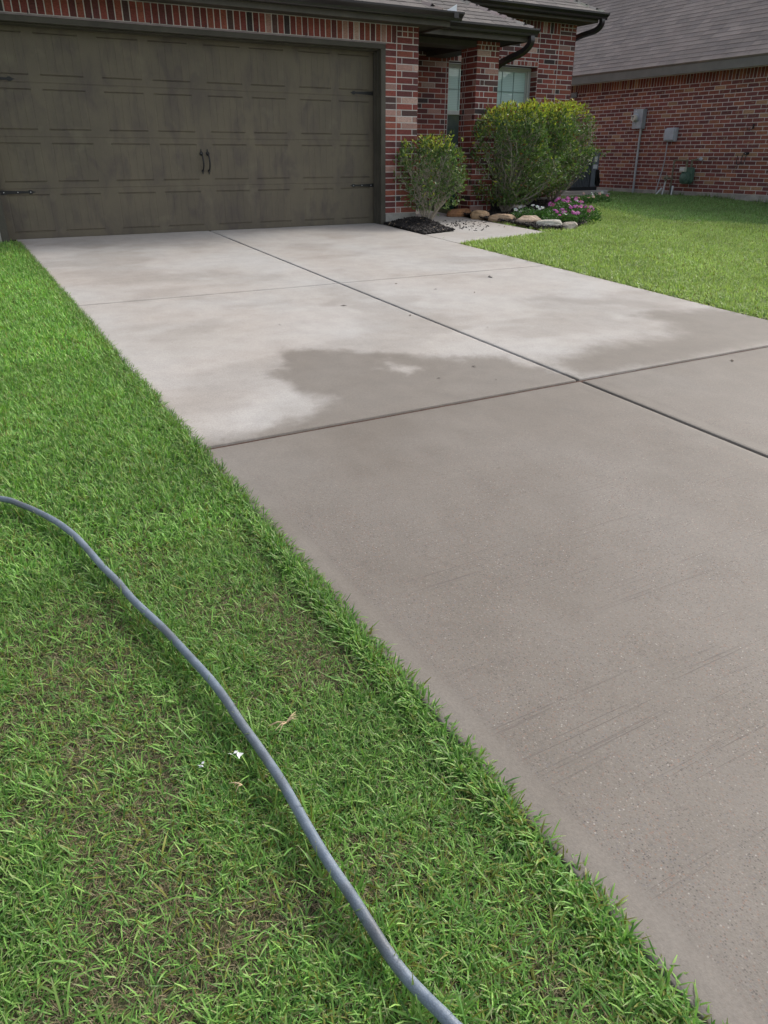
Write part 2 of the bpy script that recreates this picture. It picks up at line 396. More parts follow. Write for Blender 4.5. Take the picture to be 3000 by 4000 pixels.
def panel(xa, xb, ya, yb, cell=.025, ed=.006, ins=.008):
    """one slab: fine grid with eased edges; returns V,Q,wet,worn"""
    gx = np.concatenate([[xa, xa+.003, xa+ins], np.linspace(xa+.03, xb-.03, max(2, int((xb-xa)/cell))), [xb-ins, xb-.003, xb]])
    gy = np.concatenate([[ya, ya+.003, ya+ins], np.linspace(ya+.03, yb-.03, max(2, int((yb-ya)/cell))), [yb-ins, yb-.003, yb]])
    X, Y = np.meshgrid(gx, gy); Z = SL*Y+(fbm(X*1.5, Y*1.5)-.5)*.004
    dx = np.minimum(X-xa, xb-X); dy = np.minimum(Y-ya, yb-Y); d = np.minimum(dx, dy)
    Z = Z-np.interp(d, [0, .003, ins], [ed+.03, ed*.45, 0])
    # shallow tooled band 7 cm in from the edges
    Z = Z-.0022*np.exp(-((d-.095)/.009)**2)*(.4+.6*(fbm(X*2, Y*2) > .45))
    n, m = X.shape; idx = np.arange(n*m).reshape(n, m)
    Q = np.stack([idx[:-1, :-1], idx[:-1, 1:], idx[1:, 1:], idx[1:, :-1]], -1).reshape(-1, 4)
    worn = sstep(YB+.3, YB-1.2, Y)*sstep(.085, .115, d)*.95+.12*(Y > YB)+.1
    return np.stack([X, Y, Z], -1).reshape(-1, 3), Q, wetmask(X, Y).ravel(), np.clip(worn, 0, 1).ravel(), (.2+.8*sstep(-7.7, -8.5, Y)).ravel()
parts = []
jx, ja, jb = .009, .008, .014
for (xa, xb) in ((XL, XC-jx), (XC+jx, XR)):
    for (ya, yb, cl) in ((YA+ja, -.02, .04), (YB+jb, YA-ja, .025), (-10.2, YB-jb, .02), (-18, -10.21, .1)):
        parts.append(panel(xa, xb, ya, yb, cl))
off = 0; Vs, Qs, Ws, Os, Fs = [], [], [], [], []
for v, q, a, b, f_ in parts: Vs.append(v); Qs.append(q+off); Ws.append(a); Os.append(b); Fs.append(f_); off += len(v)
drive = np_mesh('driveway', np.concatenate(Vs), np.concatenate(Qs), CON, attrs={'wet': np.concatenate(Ws), 'worn': np.concatenate(Os), 'front': np.concatenate(Fs)}, smooth=True)
tag(drive, 'pale concrete driveway of jointed slabs with damp patches', 'driveway', kind='structure')
# joint filler lying in the grooves
JF = paint('joint_filler', (.085, .048, .036), .9, .2, .5, 18, bump=.5)
mb = MB()
for x0_, x1_, y0_, y1_ in ((XL, XR, YB-.016, YB+.016), (XL, XR, YA-.010, YA+.010)):
    for i in range(24):
        a = x0_+(x1_-x0_)*i/24; b = x0_+(x1_-x0_)*(i+1)/24
        mb.box((a, y0_, SL*y0_-.04), (b, y1_, SL*y0_-.008-random.random()*.003))
for i in range(60):
    a = -17.9+i*.3; mb.box((XC-.011, a, SL*a-.05), (XC+.011, a+.3, SL*a-.009))
tag(mb.build('driveway_joint', JF), 'dark strips of filler in the driveway joints', 'joint', kind='structure')
# front walk
def sheet(name, P, dz, mat, cell=.06, thick=.05, zf=gz, label=None, cat=None):
    bm = bmesh.new(); vs = [bm.verts.new((x, y, 0)) for x, y in P]; f = bm.faces.new(vs)
    for ax, lo, hi in ((0, min(p[0] for p in P), max(p[0] for p in P)), (1, min(p[1] for p in P), max(p[1] for p in P))):
        t = lo+.25
        while t < hi:
            bmesh.ops.bisect_plane(bm, geom=bm.verts[:]+bm.edges[:]+bm.faces[:], plane_co=(t, t, 0), plane_no=(1, 0, 0) if ax == 0 else (0, 1, 0)); t += .25
    for v in bm.verts: v.co.z = zf(v.co.y)+dz
    g = bmesh.ops.extrude_face_region(bm, geom=bm.faces[:]); 
    for v in [q for q in g['geom'] if isinstance(q, bmesh.types.BMVert)]: v.co.z -= thick
    bmesh.ops.recalc_face_normals(bm, faces=bm.faces[:])
    me = bpy.data.meshes.new(name); bm.to_mesh(me); bm.free(); me.materials.append(mat)
    return tag(link(name, me), label, cat, kind='structure')
sheet('walkway', WALKF, .0, CONW, label='pale concrete front walk beside the driveway', cat='path')

# ------------------------------------------------------------------ brickwork
H = .0765; BL = .2555; MJ = .0125
PAL = [((.250, .070, .056), 7), ((.195, .054, .047), 6), ((.29, .092, .064), 3), ((.40, .235, .20), 1.5), ((.50, .34, .29), .8), ((.105, .060, .056), 1.5), ((.135, .047, .046), 5), ((.060, .045, .045), 1.1)]
PALN = [((.265, .088, .064), 6), ((.215, .070, .060), 7), ((.31, .120, .072), 3), ((.170, .062, .058), 5), ((.38, .22, .13), 1.5)]
def pick(P):
    c = random.choices([p[0] for p in P], [p[1] for p in P])[0]; k = random.uniform(.82, 1.16)
    return tuple(v*k for v in c)
class Wall:
    """bricks on a plane: O + u*U + z*Z, outward normal N; mat 0 brick, 1 mortar"""
    def __init__(s, O, U, N, pal=PAL): s.O = Vector(O); s.U = Vector(U); s.N = Vector(N); s.mb = MB(); s.pal = pal; s.corners = ()
    def P(s, u, z, d): 
        q = s.O+s.U*u+s.N*d; return (q.x, q.y, z)
    def brick(s, u0, u1, za, zb, c=None):
        if u1-u0 < .018: return
        j = MJ/2; u0 += -.0028 if any(abs(u0-q) < .002 for q in s.corners) else j+random.uniform(-.0012, .0012); u1 -= -.0028 if any(abs(u1-q) < .002 for q in s.corners) else j; za += j*.9+random.uniform(-.001, .001); zb -= j*.9
        d = .0035+random.uniform(-.001, .0015); t = random.uniform(-.001, .001); b = .002
        vs = [s.P(u0, za, -.01), s.P(u1, za, -.01), s.P(u1, zb, -.01), s.P(u0, zb, -.01),
              s.P(u0, za, d-b), s.P(u1, za, d-b), s.P(u1, zb, d-b), s.P(u0, zb, d-b),
              s.P(u0+b, za+b, d+t), s.P(u1-b, za+b, d), s.P(u1-b, zb-b, d), s.P(u0+b, zb-b, d+t)]
        s.mb.add(vs, [(0, 1, 5, 4), (1, 2, 6, 5), (2, 3, 7, 6), (3, 0, 4, 7), (4, 5, 9, 8), (5, 6, 10, 9), (6, 7, 11, 10), (7, 4, 8, 11), (8, 9, 10, 11)], 0, c or pick(s.pal))
    def course(s, a, b, za, zb, phase):
        u = a+(0 if phase == 0 else -BL/2)
        while u < b-.02:
            s.brick(max(u, a), min(u+BL, b), za, zb); u += BL
    def unit(s, a, b, za, zb, ws):
        t = sum(ws); u = a
        for q in ws: q = q*(b-a)/t; s.brick(u, u+q, za, zb); u += q
    def soldiers(s, a, b, za, zb, pitch=.079):
        n = max(1, round((b-a)/pitch)); p = (b-a)/n
        for i in range(n): s.brick(a+i*p, a+(i+1)*p, za, zb)
    def mortar(s, rects, th=.08):
        for (a, b, za, zb) in rects:
            p = [s.P(a, za, 0), s.P(b, za, 0), s.P(b, zb, 0), s.P(a, zb, 0)]; q = [s.P(a, za, -th), s.P(b, za, -th), s.P(b, zb, -th), s.P(a, zb, -th)]
            s.mb.add(p+q, [(0, 1, 2, 3), (7, 6, 5, 4), (0, 4, 5, 1), (1, 5, 6, 2), (2, 6, 7, 3), (3, 7, 4, 0)], 1)

house = empty('brick_house', (-2.2, 0, 0), 'red brick house with brown garage door and small front porch', 'house')
YW = -.2
OL, OR_ = -4.672, .312          # garage opening
# --- garage front wall
w_ = Wall((0, YW, 0), (1, 0, 0), (0, -1, 0)); w_.corners = (OR_, .815, OL)
zb0 = 2.2-27*H
for k in range(27):
    za = zb0+k*H; ph = k % 2
    w_.unit(OR_, .478, za, za+H, [1])
    w_.unit(.478, .815, za, za+H, [.2555, .0815] if ph else [.0815, .2555])
    w_.course(-6.6, OL, za, za+H, ph)
w_.soldiers(OL-.17, .478, 2.2, 2.4)
w_.unit(.478, .815, 2.2, 2.2+H, [.25, .085])
for z_ in (2.2+H, 2.2+H+.062): w_.unit(.478, .815, z_, z_+.062, [1]*4)
w_.course(-6.6, OL-.17, 2.2, 2.2+H, 1); w_.course(-6.6, OL-.17, 2.2+H, 2.2+2*H, 0); w_.course(-6.6, OL-.17, 2.2+2*H, 2.4, 1)
w_.mortar([(OR_, .815, zb0, 2.2), (-6.6, OL, zb0, 2.2), (-6.6, .815, 2.2, 2.62)], .095)
w_.mb.build('brick_wall', [BR, MO], house)
# reveal of the pier returning to the jamb, and garage side wall
w_ = Wall((.815, YW, 0), (0, 1, 0), (1, 0, 0)); w_.corners = (0,)
for k in range(30):
    za = zb0+k*H; w_.course(.1, 2.1, za, min(za+H, 2.42), k % 2)
    w_.brick(0, .1, za, min(za+H, 2.42))
w_.mortar([(0.096, 2.1, zb0, 2.6)]); w_.mb.build('brick_wall', [BR, MO], house)
# lintel
mb = MB(); mb.box((OL-.1, YW-.004, 2.183), (OR_+.01, YW+.09, 2.199)); mb.build('lintel', paint('lintel_paint', (.30, .25, .25), .5, .4, .3, 8), house)
# weep gaps over the lintel
for i in range(9):
    mb = MB(); mb.box((-4.62+i*.632, YW-.0085, 2.200), (-4.612+i*.632, YW-.001, 2.232)); mb.build('weep_hole', BLK, house)
# foundation strips
mb = MB(); 
for a, b, c, d in ((OR_+.002, .817, YW-.012, 0), (-6.6, OL-.002, YW-.012, 0)): mb.box((a, c, -.30), (b, d, zb0-.001))
mb.box((.80, -.09, -.3), (.812, 1.85, zb0-.001)); mb.box((2.69, 1.885, -.2), (5.495, 2.1, .148)); mb.box((-6.6, 0.15, -.3), (.8, 3, -.012))
mb.build('foundation', FOUND, house, bevel=.004)
# --- jambs, head
mb = MB()
for s_, x in ((1, .240), (-1, -4.600)):
    a, b = (x, OR_-.002) if s_ > 0 else (OL+.002, x)
    mb.box((a, YW-.006, -.012), (b, .06, 2.125))                # jamb
    mb.box((x-.020*s_, -.055, -.006), (x-.0005*s_, -.022, 2.11))  # stop moulding
    mb.box((x-.012*s_, -.13, -.006), (x-.0005*s_, -.056, 2.11))
mb.box((OL+.002, YW-.006, 2.126), (OR_-.002, .06, 2.182)); mb.box((-4.6, -.055, 2.105), (.24, -.022, 2.1255)); mb.box((-4.6, -.13, 2.112), (.24, -.056, 2.1255))
mb.build('door_frame', TRIM, house, bevel=.003)
# --- garage door: height field on a tensor grid
pw = 1.219; PX = []
for k in range(4):
    b = -4.5009+k*pw; PX += [(b, b+.432), (b+.566, b+1.002)]
PX = [(a, b) for a, b in PX]
rows = []
for k in range(4): rows.append((.0681+k*.5308+.004, .0681+k*.5308+.394))
seams = [.0681+.5308*k+.462 for k in range(3)]
def lines(cs, w): return sorted({round(c+d, 5) for c in cs for d in (-w, -w*.3, w*.3, w)})
vg = [];
for a, b in PX:
    for i in range(1, 5): vg.append(a+(b-a)*i/5)
ex = [q for p in PX for q in p]; ez = [q for p in rows for q in p]
gxs = sorted(set(lines(ex, .010)+lines(vg, .0035)+[-4.604, .244]+list(np.linspace(-4.6, .24, 25).round(4))))
gzs = sorted(set([round(c+d, 5) for c in ez for d in (-.0060, -.0042, .0042, .0105)]+lines(seams, .006)+[-.004, .02, 2.14]+list(np.linspace(0.02, 2.1, 12).round(4))))
def dep(x, z):
    d = 0
    for c in seams:
        if abs(z-c) <= .0021: d = max(d, .0035)
    for a, b in PX:
        if a-.0035 <= x <= b+.0035:
            for p, q in rows:
                if p-.0045 <= z <= q+.0045:
                    if min(abs(z-p), abs(z-q)) <= .0044: d = .0075 if (z > p and abs(z-p) < .0044) or (z > q) else -.0025
                    elif min(abs(x-a), abs(x-b)) <= .0031: d = max(d, .0015)
                    elif p < z < q and a < x < b:
                        for i in range(1, 5):
                            if abs(x-(a+(b-a)*i/5)) <= .00125: d = max(d, .0019)
    return d
Vv = np.array([(x, dep(x, z), z) for z in gzs for x in gxs]); nX = len(gxs)
Qq = np.array([(j*nX+i, j*nX+i+1, (j+1)*nX+i+1, (j+1)*nX+i) for j in range(len(gzs)-1) for i in range(nX-1)])
gd = np_mesh('garage_door', Vv, Qq, DOOR, parent=house); gd.data.polygons.foreach_set('use_smooth', np.zeros(len(gd.data.polygons), bool)); gd.data.update(); gd['label'] = 'brown panelled garage door with faded patches'
mb = MB(); mb.box((-4.6, -.004, -.016), (.24, .03, -.0035)); mb.build('door_seal', RUB, gd)
mb = MB(); mb.box((-4.65, .03, -.02), (.3, .06, 2.16)); mb.build('door_back', TRIM, gd)
# pull handles
for x in (-2.222, -2.141):
    mb = MB(); n = 14; pts = []; rr = []
    for i in range(n+1):
        t = i/n; z = .70+(.896-.70)*t; pts.append((x+.004*math.sin(math.pi*t), -.012-.042*math.sin(math.pi*t)**.6, z)); rr.append(.0075+.003*math.sin(math.pi*t))
    mb.tube(pts, rr, 8)
    def plate(zc, r, tip, up):
        out = []
        for i in range(20):
            a = 2*math.pi*i/20; q = (x+r*math.sin(a), zc+r*math.cos(a)*1.1)
            out.append(q)
        mb.prism(out, 1, -.010, -.001)
        s2 = 1 if up else -1
        mb.prism([(x-.008, zc+s2*r*.7), (x+.008, zc+s2*r*.7), (x+.004, zc+s2*(r+tip*.5)), (x+.006, zc+s2*(r+tip*.7)), (x, zc+s2*(r+tip)), (x-.006, zc+s2*(r+tip*.7)), (x-.004, zc+s2*(r+tip*.5))], 1, -.009, -.001)
    plate(.896, .022, .032, True); plate(.700, .016, .024, False)
    h_ = mb.build('handle', BLK, gd, smooth=True)
    for z in (.897, .70):
        mb = MB(); mb.lathe([(.006, 0), (.006, .002), (.003, .005), (.0005, .0055)], (x, -.0105, z), (0, -1, 0), 10); mb.build('rivet', RIV, gd)
# strap hinges
for (xa, xb, z, up) in ((-4.585, -4.20, .497, 1), (-4.585, -4.20, 1.618, 1), (.232, -.148, .498, 1), (.232, -.120, 1.630, 1)):
    s_ = 1 if xb > xa else -1; mb = MB(); L = abs(xb-xa)
    pr = [(0, -.024), (L*.72, -.011), (L*.78, -.011), (L*.82, -.022), (L*.88, -.021), (L*.93, -.008), (L, 0), (L*.93, .008), (L*.88, .021), (L*.82, .022), (L*.78, .011), (L*.72, .011), (0, .024)]
    mb.prism([(xa+s_*u, z+v) for u, v in pr], 1, -.007, -.001)
    mb.build('hinge', BLK, gd, bevel=.001)
    for u in (.12, .5, .85):
        mb = MB(); mb.lathe([(.005, 0), (.005, .002), (.001, .004)], (xa+s_*u*L, -.0068, z), (0, -1, 0), 8); mb.build('rivet', RIV if z < 1 else BLK, gd)

# --- porch column
CX0, CX1, CY0, CY1 = 2.263, 2.67, .45, .85
w_ = Wall((0, CY0, 0), (1, 0, 0), (0, -1, 0)); zc0 = 2.42-.13-29*H
wl = Wall((CX0, CY0, 0), (0, 1, 0), (-1, 0, 0)); wr = Wall((CX1, CY0, 0), (0, 1, 0), (1, 0, 0)); w_.corners = (CX0, CX1); wl.corners = wr.corners = (0, .4)
for k in range(29):
    za = zc0+k*H
    w_.unit(CX0, CX1, za, za+H, [.075, .078, .255] if k % 2 else [.245, .088, .075])
    wl.unit(0, .4, za, za+H, [.08, .225, .055, .055] if k % 2 else [.27, .06, .07]); wr.unit(0, .4, za, za+H, [.1, .25, .05] if k % 2 else [.25, .15])
for i in range(2):
    za = zc0+29*H+i*.065; w_.unit(CX0, CX1, za, za+.065, [1]*(6-i)); wl.unit(0, .4, za, za+.065, [.25, .15]); wr.unit(0, .4, za, za+.065, [1, 1])
mb = w_.mb; mb.box((CX0, CY0, -.06), (CX1, CY1, 2.42), 1)
mb.add(wl.mb.v, wl.mb.f, 0); mb.c[-len(wl.mb.f):] = wl.mb.c; mb.add(wr.mb.v, wr.mb.f, 0); mb.c[-len(wr.mb.f):] = wr.mb.c
mb.build('porch_column', [BR, MO], house)
# beams and porch ceiling
mb = MB(); mb.box((.817, .47, 2.325), (CX0-.005, .83, 2.40)); mb.build('porch_beam', SOFF, house)
mb = MB(); mb.box((2.29, CY1+.005, 2.325), (2.655, 1.895, 2.40)); mb.build('porch_beam', SOFF, house)
mb = MB(); mb.box((.82, .14, 2.4015), (2.95, 1.89, 2.425)); mb.build('porch_ceiling', CEIL, house)

# --- wing / porch back wall at Y=1.9
YR = 1.9; WX0, WX1 = 2.755, 4.655; ZH = 2.295; ZS = .86
w_ = Wall((0, YR, 0), (1, 0, 0), (0, -1, 0)); w_.corners = (5.49, WX1); z00 = 2.81-35*H
for k in range(35):
    za = z00+k*H; zt = za+H; ph = k % 2
    if zt > .12:
        za_ = max(za, .15)
        w_.course(.82, 2.70, za_, zt, ph)
        if za < ZH: w_.brick(2.70, WX0-.003, za_, zt)
        if za < ZS:
            w_.course(WX0, WX1, za_, min(zt, ZS), ph)
        if zt > 2.375: w_.course(2.70, WX1+.012, max(za, 2.375), zt, ph)
        w_.course(WX1+.012, 5.118, za_, zt, ph) if not (za < ZH and za >= 0 and False) else None
        w_.unit(5.118, 5.49, za_, zt, [.095, .2555] if ph else [.2555, .095])
w_.soldiers(2.70, WX1+.012, ZH+.003, 2.375)
w_.soldiers(2.70, 5.118, 2.81, 2.985)
w_.unit(5.118, 5.49, 2.81, 2.81+.062, [.26, .1]); w_.unit(5.118, 5.49, 2.872, 2.928, [1]*4); w_.unit(5.118, 5.49, 2.928, 2.985, [1]*4)
w_.mortar([(.82, 2.755, .149, 2.985), (WX1, 5.49, .149, 2.985), (2.755, WX1, ZH, 2.985), (2.755, WX1, .149, ZS)], .22)
# inner reveal of window opening (right jamb faces -X)
wj = Wall((WX1, YR, 0), (0, 1, 0), (-1, 0, 0)); wj.corners = (0,)
for k in range(19): wj.brick(0, .19, ZS+k*H*.99, ZS+(k+1)*H*.99)
wj.mb.m = [0]*len(wj.mb.f)
w_.mb.add(wj.mb.v, wj.mb.f, 0); w_.mb.c[-len(wj.mb.f):] = wj.mb.c
w_.mb.build('brick_wall', [BR, MO], house)
w_ = Wall((5.49, YR, 0), (0, 1, 0), (1, 0, 0)); w_.corners = (0,)
for k in range(37):
    za = .15+k*H; w_.course(0, 5.4, za, za+H, k % 2)
w_.mortar([(.004, 5.4, .149, 2.984)], .2); w_.mb.build('brick_wall', [BR, MO], house)
mb = MB(); mb.box((WX0, YR+.02, ZH-.012), (WX1, YR+.1, ZH-.002)); mb.build('lintel', paint('dark_lintel', (.06, .03, .03), .6, .3, .2, 8), house)
# windows: two double-hung units
def window(x0, x1, name='window'):
    yf = 2.09; z0, z1 = ZS, ZH-.014; zm = 1.55
    fr = MB(); t = .045
    for a, b, c, d in ((x0, x1, z1-t, z1), (x0, x1, z0, z0+t), (x0, x0+t, z0+t, z1-t), (x1-t, x1, z0+t, z1-t)): fr.box((a, yf-.03, c), (b, yf+.05, d))
    wo = fr.build('window', WFR, house, bevel=.003)
    m = MB(); m.box((x0+t, yf-.018, zm-.032), (x1-t, yf+.03, zm+.032))
    m.box((x0+t, yf, zm+.032), (x0+t+.025, yf+.03, z1-t)); m.box((x1-t-.025, yf, zm+.032), (x1-t, yf+.03, z1-t)); m.box((x0+t+.025, yf, z1-t-.022), (x1-t-.025, yf+.03, z1-t))
    m.box((x0+t, yf-.012, z0+t), (x0+t+.022, yf+.02, zm-.032)); m.box((x1-t-.022, yf-.012, z0+t), (x1-t, yf+.02, zm-.032)); m.build('sash', WFR, wo, bevel=.002)
    g = MB(); gx0, gx1 = x0+t+.025, x1-t-.025; n = 3
    for i in range(1, n): xx = gx0+(gx1-gx0)*i/n; g.box((xx-.0045, yf+.006, zm+.032), (xx+.0045, yf+.012, z1-t-.022))
    zz = (zm+.032+z1-t)/2
    for i in range(n): 
        a = gx0+(gx1-gx0)*i/n+(.0062 if i else 0); b = gx0+(gx1-gx0)*(i+1)/n-(.0062 if i < n-1 else 0); g.box((a, yf+.006, zz-.006), (b, yf+.012, zz+.006))
    g.build('muntin', MUNT, wo)
    p = MB(); p.box((gx0, yf+.015, zm+.03), (gx1, yf+.022, z1-t-.02)); p.build('pane', PANE, wo)
    p = MB(); p.box((x0+t+.02, yf+.004, z0+t), (x1-t-.02, yf+.01, zm-.03)); p.build('pane', PANED, wo)
window(2.78, 3.70); window(3.71, 4.63)
mb = MB(); mb.box((2.757, 2.06, ZS), (2.778, 2.12, ZH-.013)); mb.box((4.632, 2.06, ZS), (4.653, 2.12, ZH-.013)); mb.box((2.757, 1.885, ZS-.0), (4.653, 2.14, ZS+.012)); mb.build('window_trim', WFR, house)

# --- eaves: fascia, soffit, gutter
def gutter(x0, x1, yb, zb, zt, d=.13, name='gutter'):
    """K-profile gutter along X, back at yb, opens upward"""
    pr = [(yb, zb), (yb-d*.55, zb), (yb-d*.62, zb+.012), (yb-d*.66, zb+.035), (yb-d*.9, zb+.062), (yb-d, zb+.075), (yb-d, zt-.006), (yb-d-.004, zt-.003), (yb-d-.003, zt), (yb-d+.012, zt), (yb-d+.012, zt-.01), (yb-d+.012, zb+.078), (yb-d*.6, zb+.04), (yb-d*.55, zb+.012), (yb-.004, zb+.010), (yb-.004, zt), (yb, zt)]
    m = MB(); m.prism(pr, 0, x0, x1)
    ep = [(yb, zb-.001), (yb-d*.55, zb-.001), (yb-d*.66, zb+.033), (yb-d-.002, zb+.073), (yb-d-.005, zt+.001), (yb, zt+.001)]
    for a in (x0-.002, x1): m.prism(ep, 0, a, a+.002)
    # joint sleeve
    return m
# garage
mb = MB(); mb.box((-7.2, -.57, 2.378), (1.06, -.55, 2.50)); mb.box((1.042, -.5495, 2.378), (1.06, .12, 2.50)); mb.build('fascia', TRIM, house, bevel=.002)
mb = MB(); mb.box((-7.2, -.549, 2.402), (1.041, YW-.001, 2.412)); mb.box((.817, YW, 2.402), (1.041, .12, 2.412)); mb.build('soffit', SOFF, house)
mb = gutter(-7.2, 1.19, -.571, 2.440, 2.532); mb.box((1.03, -.703, 2.462), (1.10, -.6985, 2.53)); gut = mb.build('gutter', GUT, house)
mb = MB(); mb.add([(.95, -.60, 2.535), (1.135, -.60, 2.535), (1.135, -.60, 2.626), (.95, -.597, 2.535), (1.135, -.597, 2.535), (1.135, -.597, 2.626)], [(0, 1, 2), (5, 4, 3), (0, 3, 4, 1), (1, 4, 5, 2), (2, 5, 3, 0)])
o = mb.build('splash_guard', paint('white_metal', (.84, .88, .93), .4, .5, .05, 10), house); o['label'] = 'small white triangular splash guard standing on the gutter end'
# porch
mb = MB(); mb.box((1.061, .10, 2.385), (2.92, .12, 2.50)); mb.box((2.90, .1205, 2.385), (2.92, 1.88, 2.50)); mb.build('fascia', TRIM, house, bevel=.002)
mb = gutter(1.35, 3.03, .099, 2.452, 2.548); mb.build('gutter', GUT, house)
# wing
mb = MB(); mb.box((2.0, 1.55, 2.985), (5.66, 1.57, 3.10)); mb.box((5.64, 1.5705, 2.985), (5.66, 7.3, 3.10)); mb.build('fascia', TRIM, house, bevel=.002)
mb = MB(); mb.box((2.0, 1.571, 2.99), (5.639, YR-.008, 3.0)); mb.box((5.5, YR-.007, 2.99), (5.639, 7.3, 3.0)); mb.build('soffit', SOFF, house)
mb = gutter(2.0, 5.79, 1.549, 3.03, 3.128); mb.build('gutter', GUT, house)
# downspouts
def spout(pts): 
    m = MB(); P = [Vector(p) for p in pts]; out = []
    for i in range(len(P)-1):
        for k in range(6):
            t = k/6; a = P[max(i-1, 0)]; b = P[i]; c = P[i+1]; d = P[min(i+2, len(P)-1)]
            out.append(.5*((2*b)+(c-a)*t+(2*a-5*b+4*c-d)*t*t+(3*b-a-3*c+d)*t**3))
    out.append(P[-1]); m.tube(out, .052, 4); return m.build('downspout', GUT, house, bevel=.006)
spout([(2.93, .045, 2.46), (2.93, .05, 2.37), (2.90, .18, 2.27), (2.80, .40, 2.19), (2.735, .58, 2.10), (2.735, .60, 1.9), (2.735, .60, .1)])
spout([(5.70, 1.50, 3.04), (5.70, 1.51, 2.96), (5.68, 1.62, 2.88), (5.60, 1.92, 2.82), (5.56, 2.1, 2.74), (5.56, 2.12, 2.5), (5.56, 2.12, .2)])

# --- shingled roofs
def roof(name, O, U, Vup, u_lo, u_hi, vmax, mat, parent, pal, exp=.143, seed=1, tabw=(.16, .42)):
    """O eave origin; U unit along the eave; Vup unit up the slope; u_lo/u_hi functions of v"""
    rr = random.Random(seed); O = Vector(O); U = Vector(U).normalized(); W = Vector(Vup).normalized(); N = U.cross(W).normalized()
    if N.z < 0: N = -N
    m = MB(); v = 0; k = 0
    p = [O+U*u_lo(0), O+U*u_hi(0), O+U*u_hi(vmax)+W*vmax, O+U*u_lo(vmax)+W*vmax]
    m.add([tuple(q) for q in p]+[tuple(q-N*.03) for q in p], [(0, 1, 2, 3), (7, 6, 5, 4), (0, 4, 5, 1), (1, 5, 6, 2), (2, 6, 7, 3), (3, 7, 4, 0)], 0, pal[0])
    while v < vmax-.01:
        vv = min(v+exp, vmax); vm = (v+vv)/2; a, b = u_lo(vm), u_hi(vm); u = a-rr.random()*.3
        while u < b:
            wd = rr.uniform(*tabw); u1 = u+wd; x0 = max(u, a); x1 = min(u1, b); u = u1
            if x1-x0 < .01: continue
            h = .0075+(.002 if rr.random() < .4 else 0); c = rr.choice(pal); kk = rr.uniform(.93, 1.07); c = tuple(q*kk for q in c)
            sk = rr.uniform(-.012, .012); g = .002
            P = lambda uu, w_2, n: tuple(O+U*uu+W*w_2+N*n)
            m.add([P(x0+g, v-.004, 0), P(x1-g, v-.004, 0), P(x1-g, v-.004, h), P(x0+g, v-.004, h), P(x1-g+sk, vv, .002), P(x0+g+sk, vv, .002)],
                  [(0, 1, 2, 3), (3, 2, 4, 5), (0, 3, 5), (1, 4, 2)], 0, c)
        v = vv; k += 1
    return m
def hipcaps(A, B, mat, parent, pal, wd=.13, n=None):
    """overlapping caps from low end A to high end B"""
    A = Vector(A); B = Vector(B); d = (B-A); L = d.length; d.normalize(); s = Vector((0, 0, 1)).cross(d).normalized(); N = d.cross(s).normalized()
    if N.z < 0: N = -N
    m = MB(); t = 0
    while t < L:
        c = random.choice(pal); c = tuple(q*random.uniform(.92, 1.1) for q in c); e = t+.16; dr = .05
        P = lambda a, b, n: tuple(A+d*a+s*b+N*n)
        m.add([P(t, -wd, .018-dr), P(t, 0, .028), P(t, wd, .018-dr), P(e, wd, .008-dr), P(e, 0, .016), P(e, -wd, .008-dr), P(t, -wd, .004-dr), P(t, 0, .012), P(t, wd, .004-dr)],
              [(0, 1, 4, 5), (1, 2, 3, 4), (0, 6, 7, 1), (1, 7, 8, 2)], 0, c); t += .145
    return m.build('hip_cap', mat, parent)
RP = [(.130, .118, .112), (.116, .107, .103), (.142, .129, .121), (.108, .098, .095)]
RPN = [(.232, .212, .205), (.212, .195, .190), (.248, .226, .218), (.222, .200, .194), (.200, .184, .182)]
s5 = math.sqrt(1.25); up5 = Vector((0, 1, .5)).normalized(); cs = up5.y
# garage: eave line Y=-.60, right hip corner X=.99
zg = 2.545
m = roof('roof', (0, -.61, zg), (1, 0, 0), up5, lambda v: -7.3, lambda v: .92-v*cs, 4.5, SH, house, RP, seed=3)
m.build('roof', SH, house)
m = roof('roof', (.92, 0, zg), (0, 1, 0), Vector((-1, 0, .5)), lambda v: -.61+v*cs, lambda v: 5, 4.5, SH, house, RP, seed=4); m.build('roof', SH, house)
hipcaps((.91, -.60, zg), (-2.6, 2.91, zg+1.755), SH, house, RP, .12)
# porch
zp = 2.558
m = roof('roof', (0, .04, zp), (1, 0, 0), up5, lambda v: -.5, lambda v: 2.97-v*cs, 2.9, SH, house, RP, seed=5); m.build('roof', SH, house)
m = roof('roof', (2.97, 0, zp), (0, 1, 0), Vector((-1, 0, .5)), lambda v: .04+v*cs, lambda v: 1.86, 1.9, SH, house, RP, seed=6); m.build('roof', SH, house)
hipcaps((2.96, .05, zp), (1.3, 1.71, zp+.83), SH, house, RP)
# wing
zw = 3.138
m = roof('roof', (0, 1.49, zw), (1, 0, 0), up5, lambda v: 1.6, lambda v: 5.73-v*cs, 3.2, SH, house, RP, seed=7); m.build('roof', SH, house)
m = roof('roof', (5.73, 0, zw), (0, 1, 0), Vector((-1, 0, .5)), lambda v: 1.49+v*cs, lambda v: 8, 3.6, SH, house, RP, seed=8); m.build('roof', SH, house)
hipcaps((5.72, 1.50, zw), (3.1, 4.12, zw+1.31), SH, house, RP)

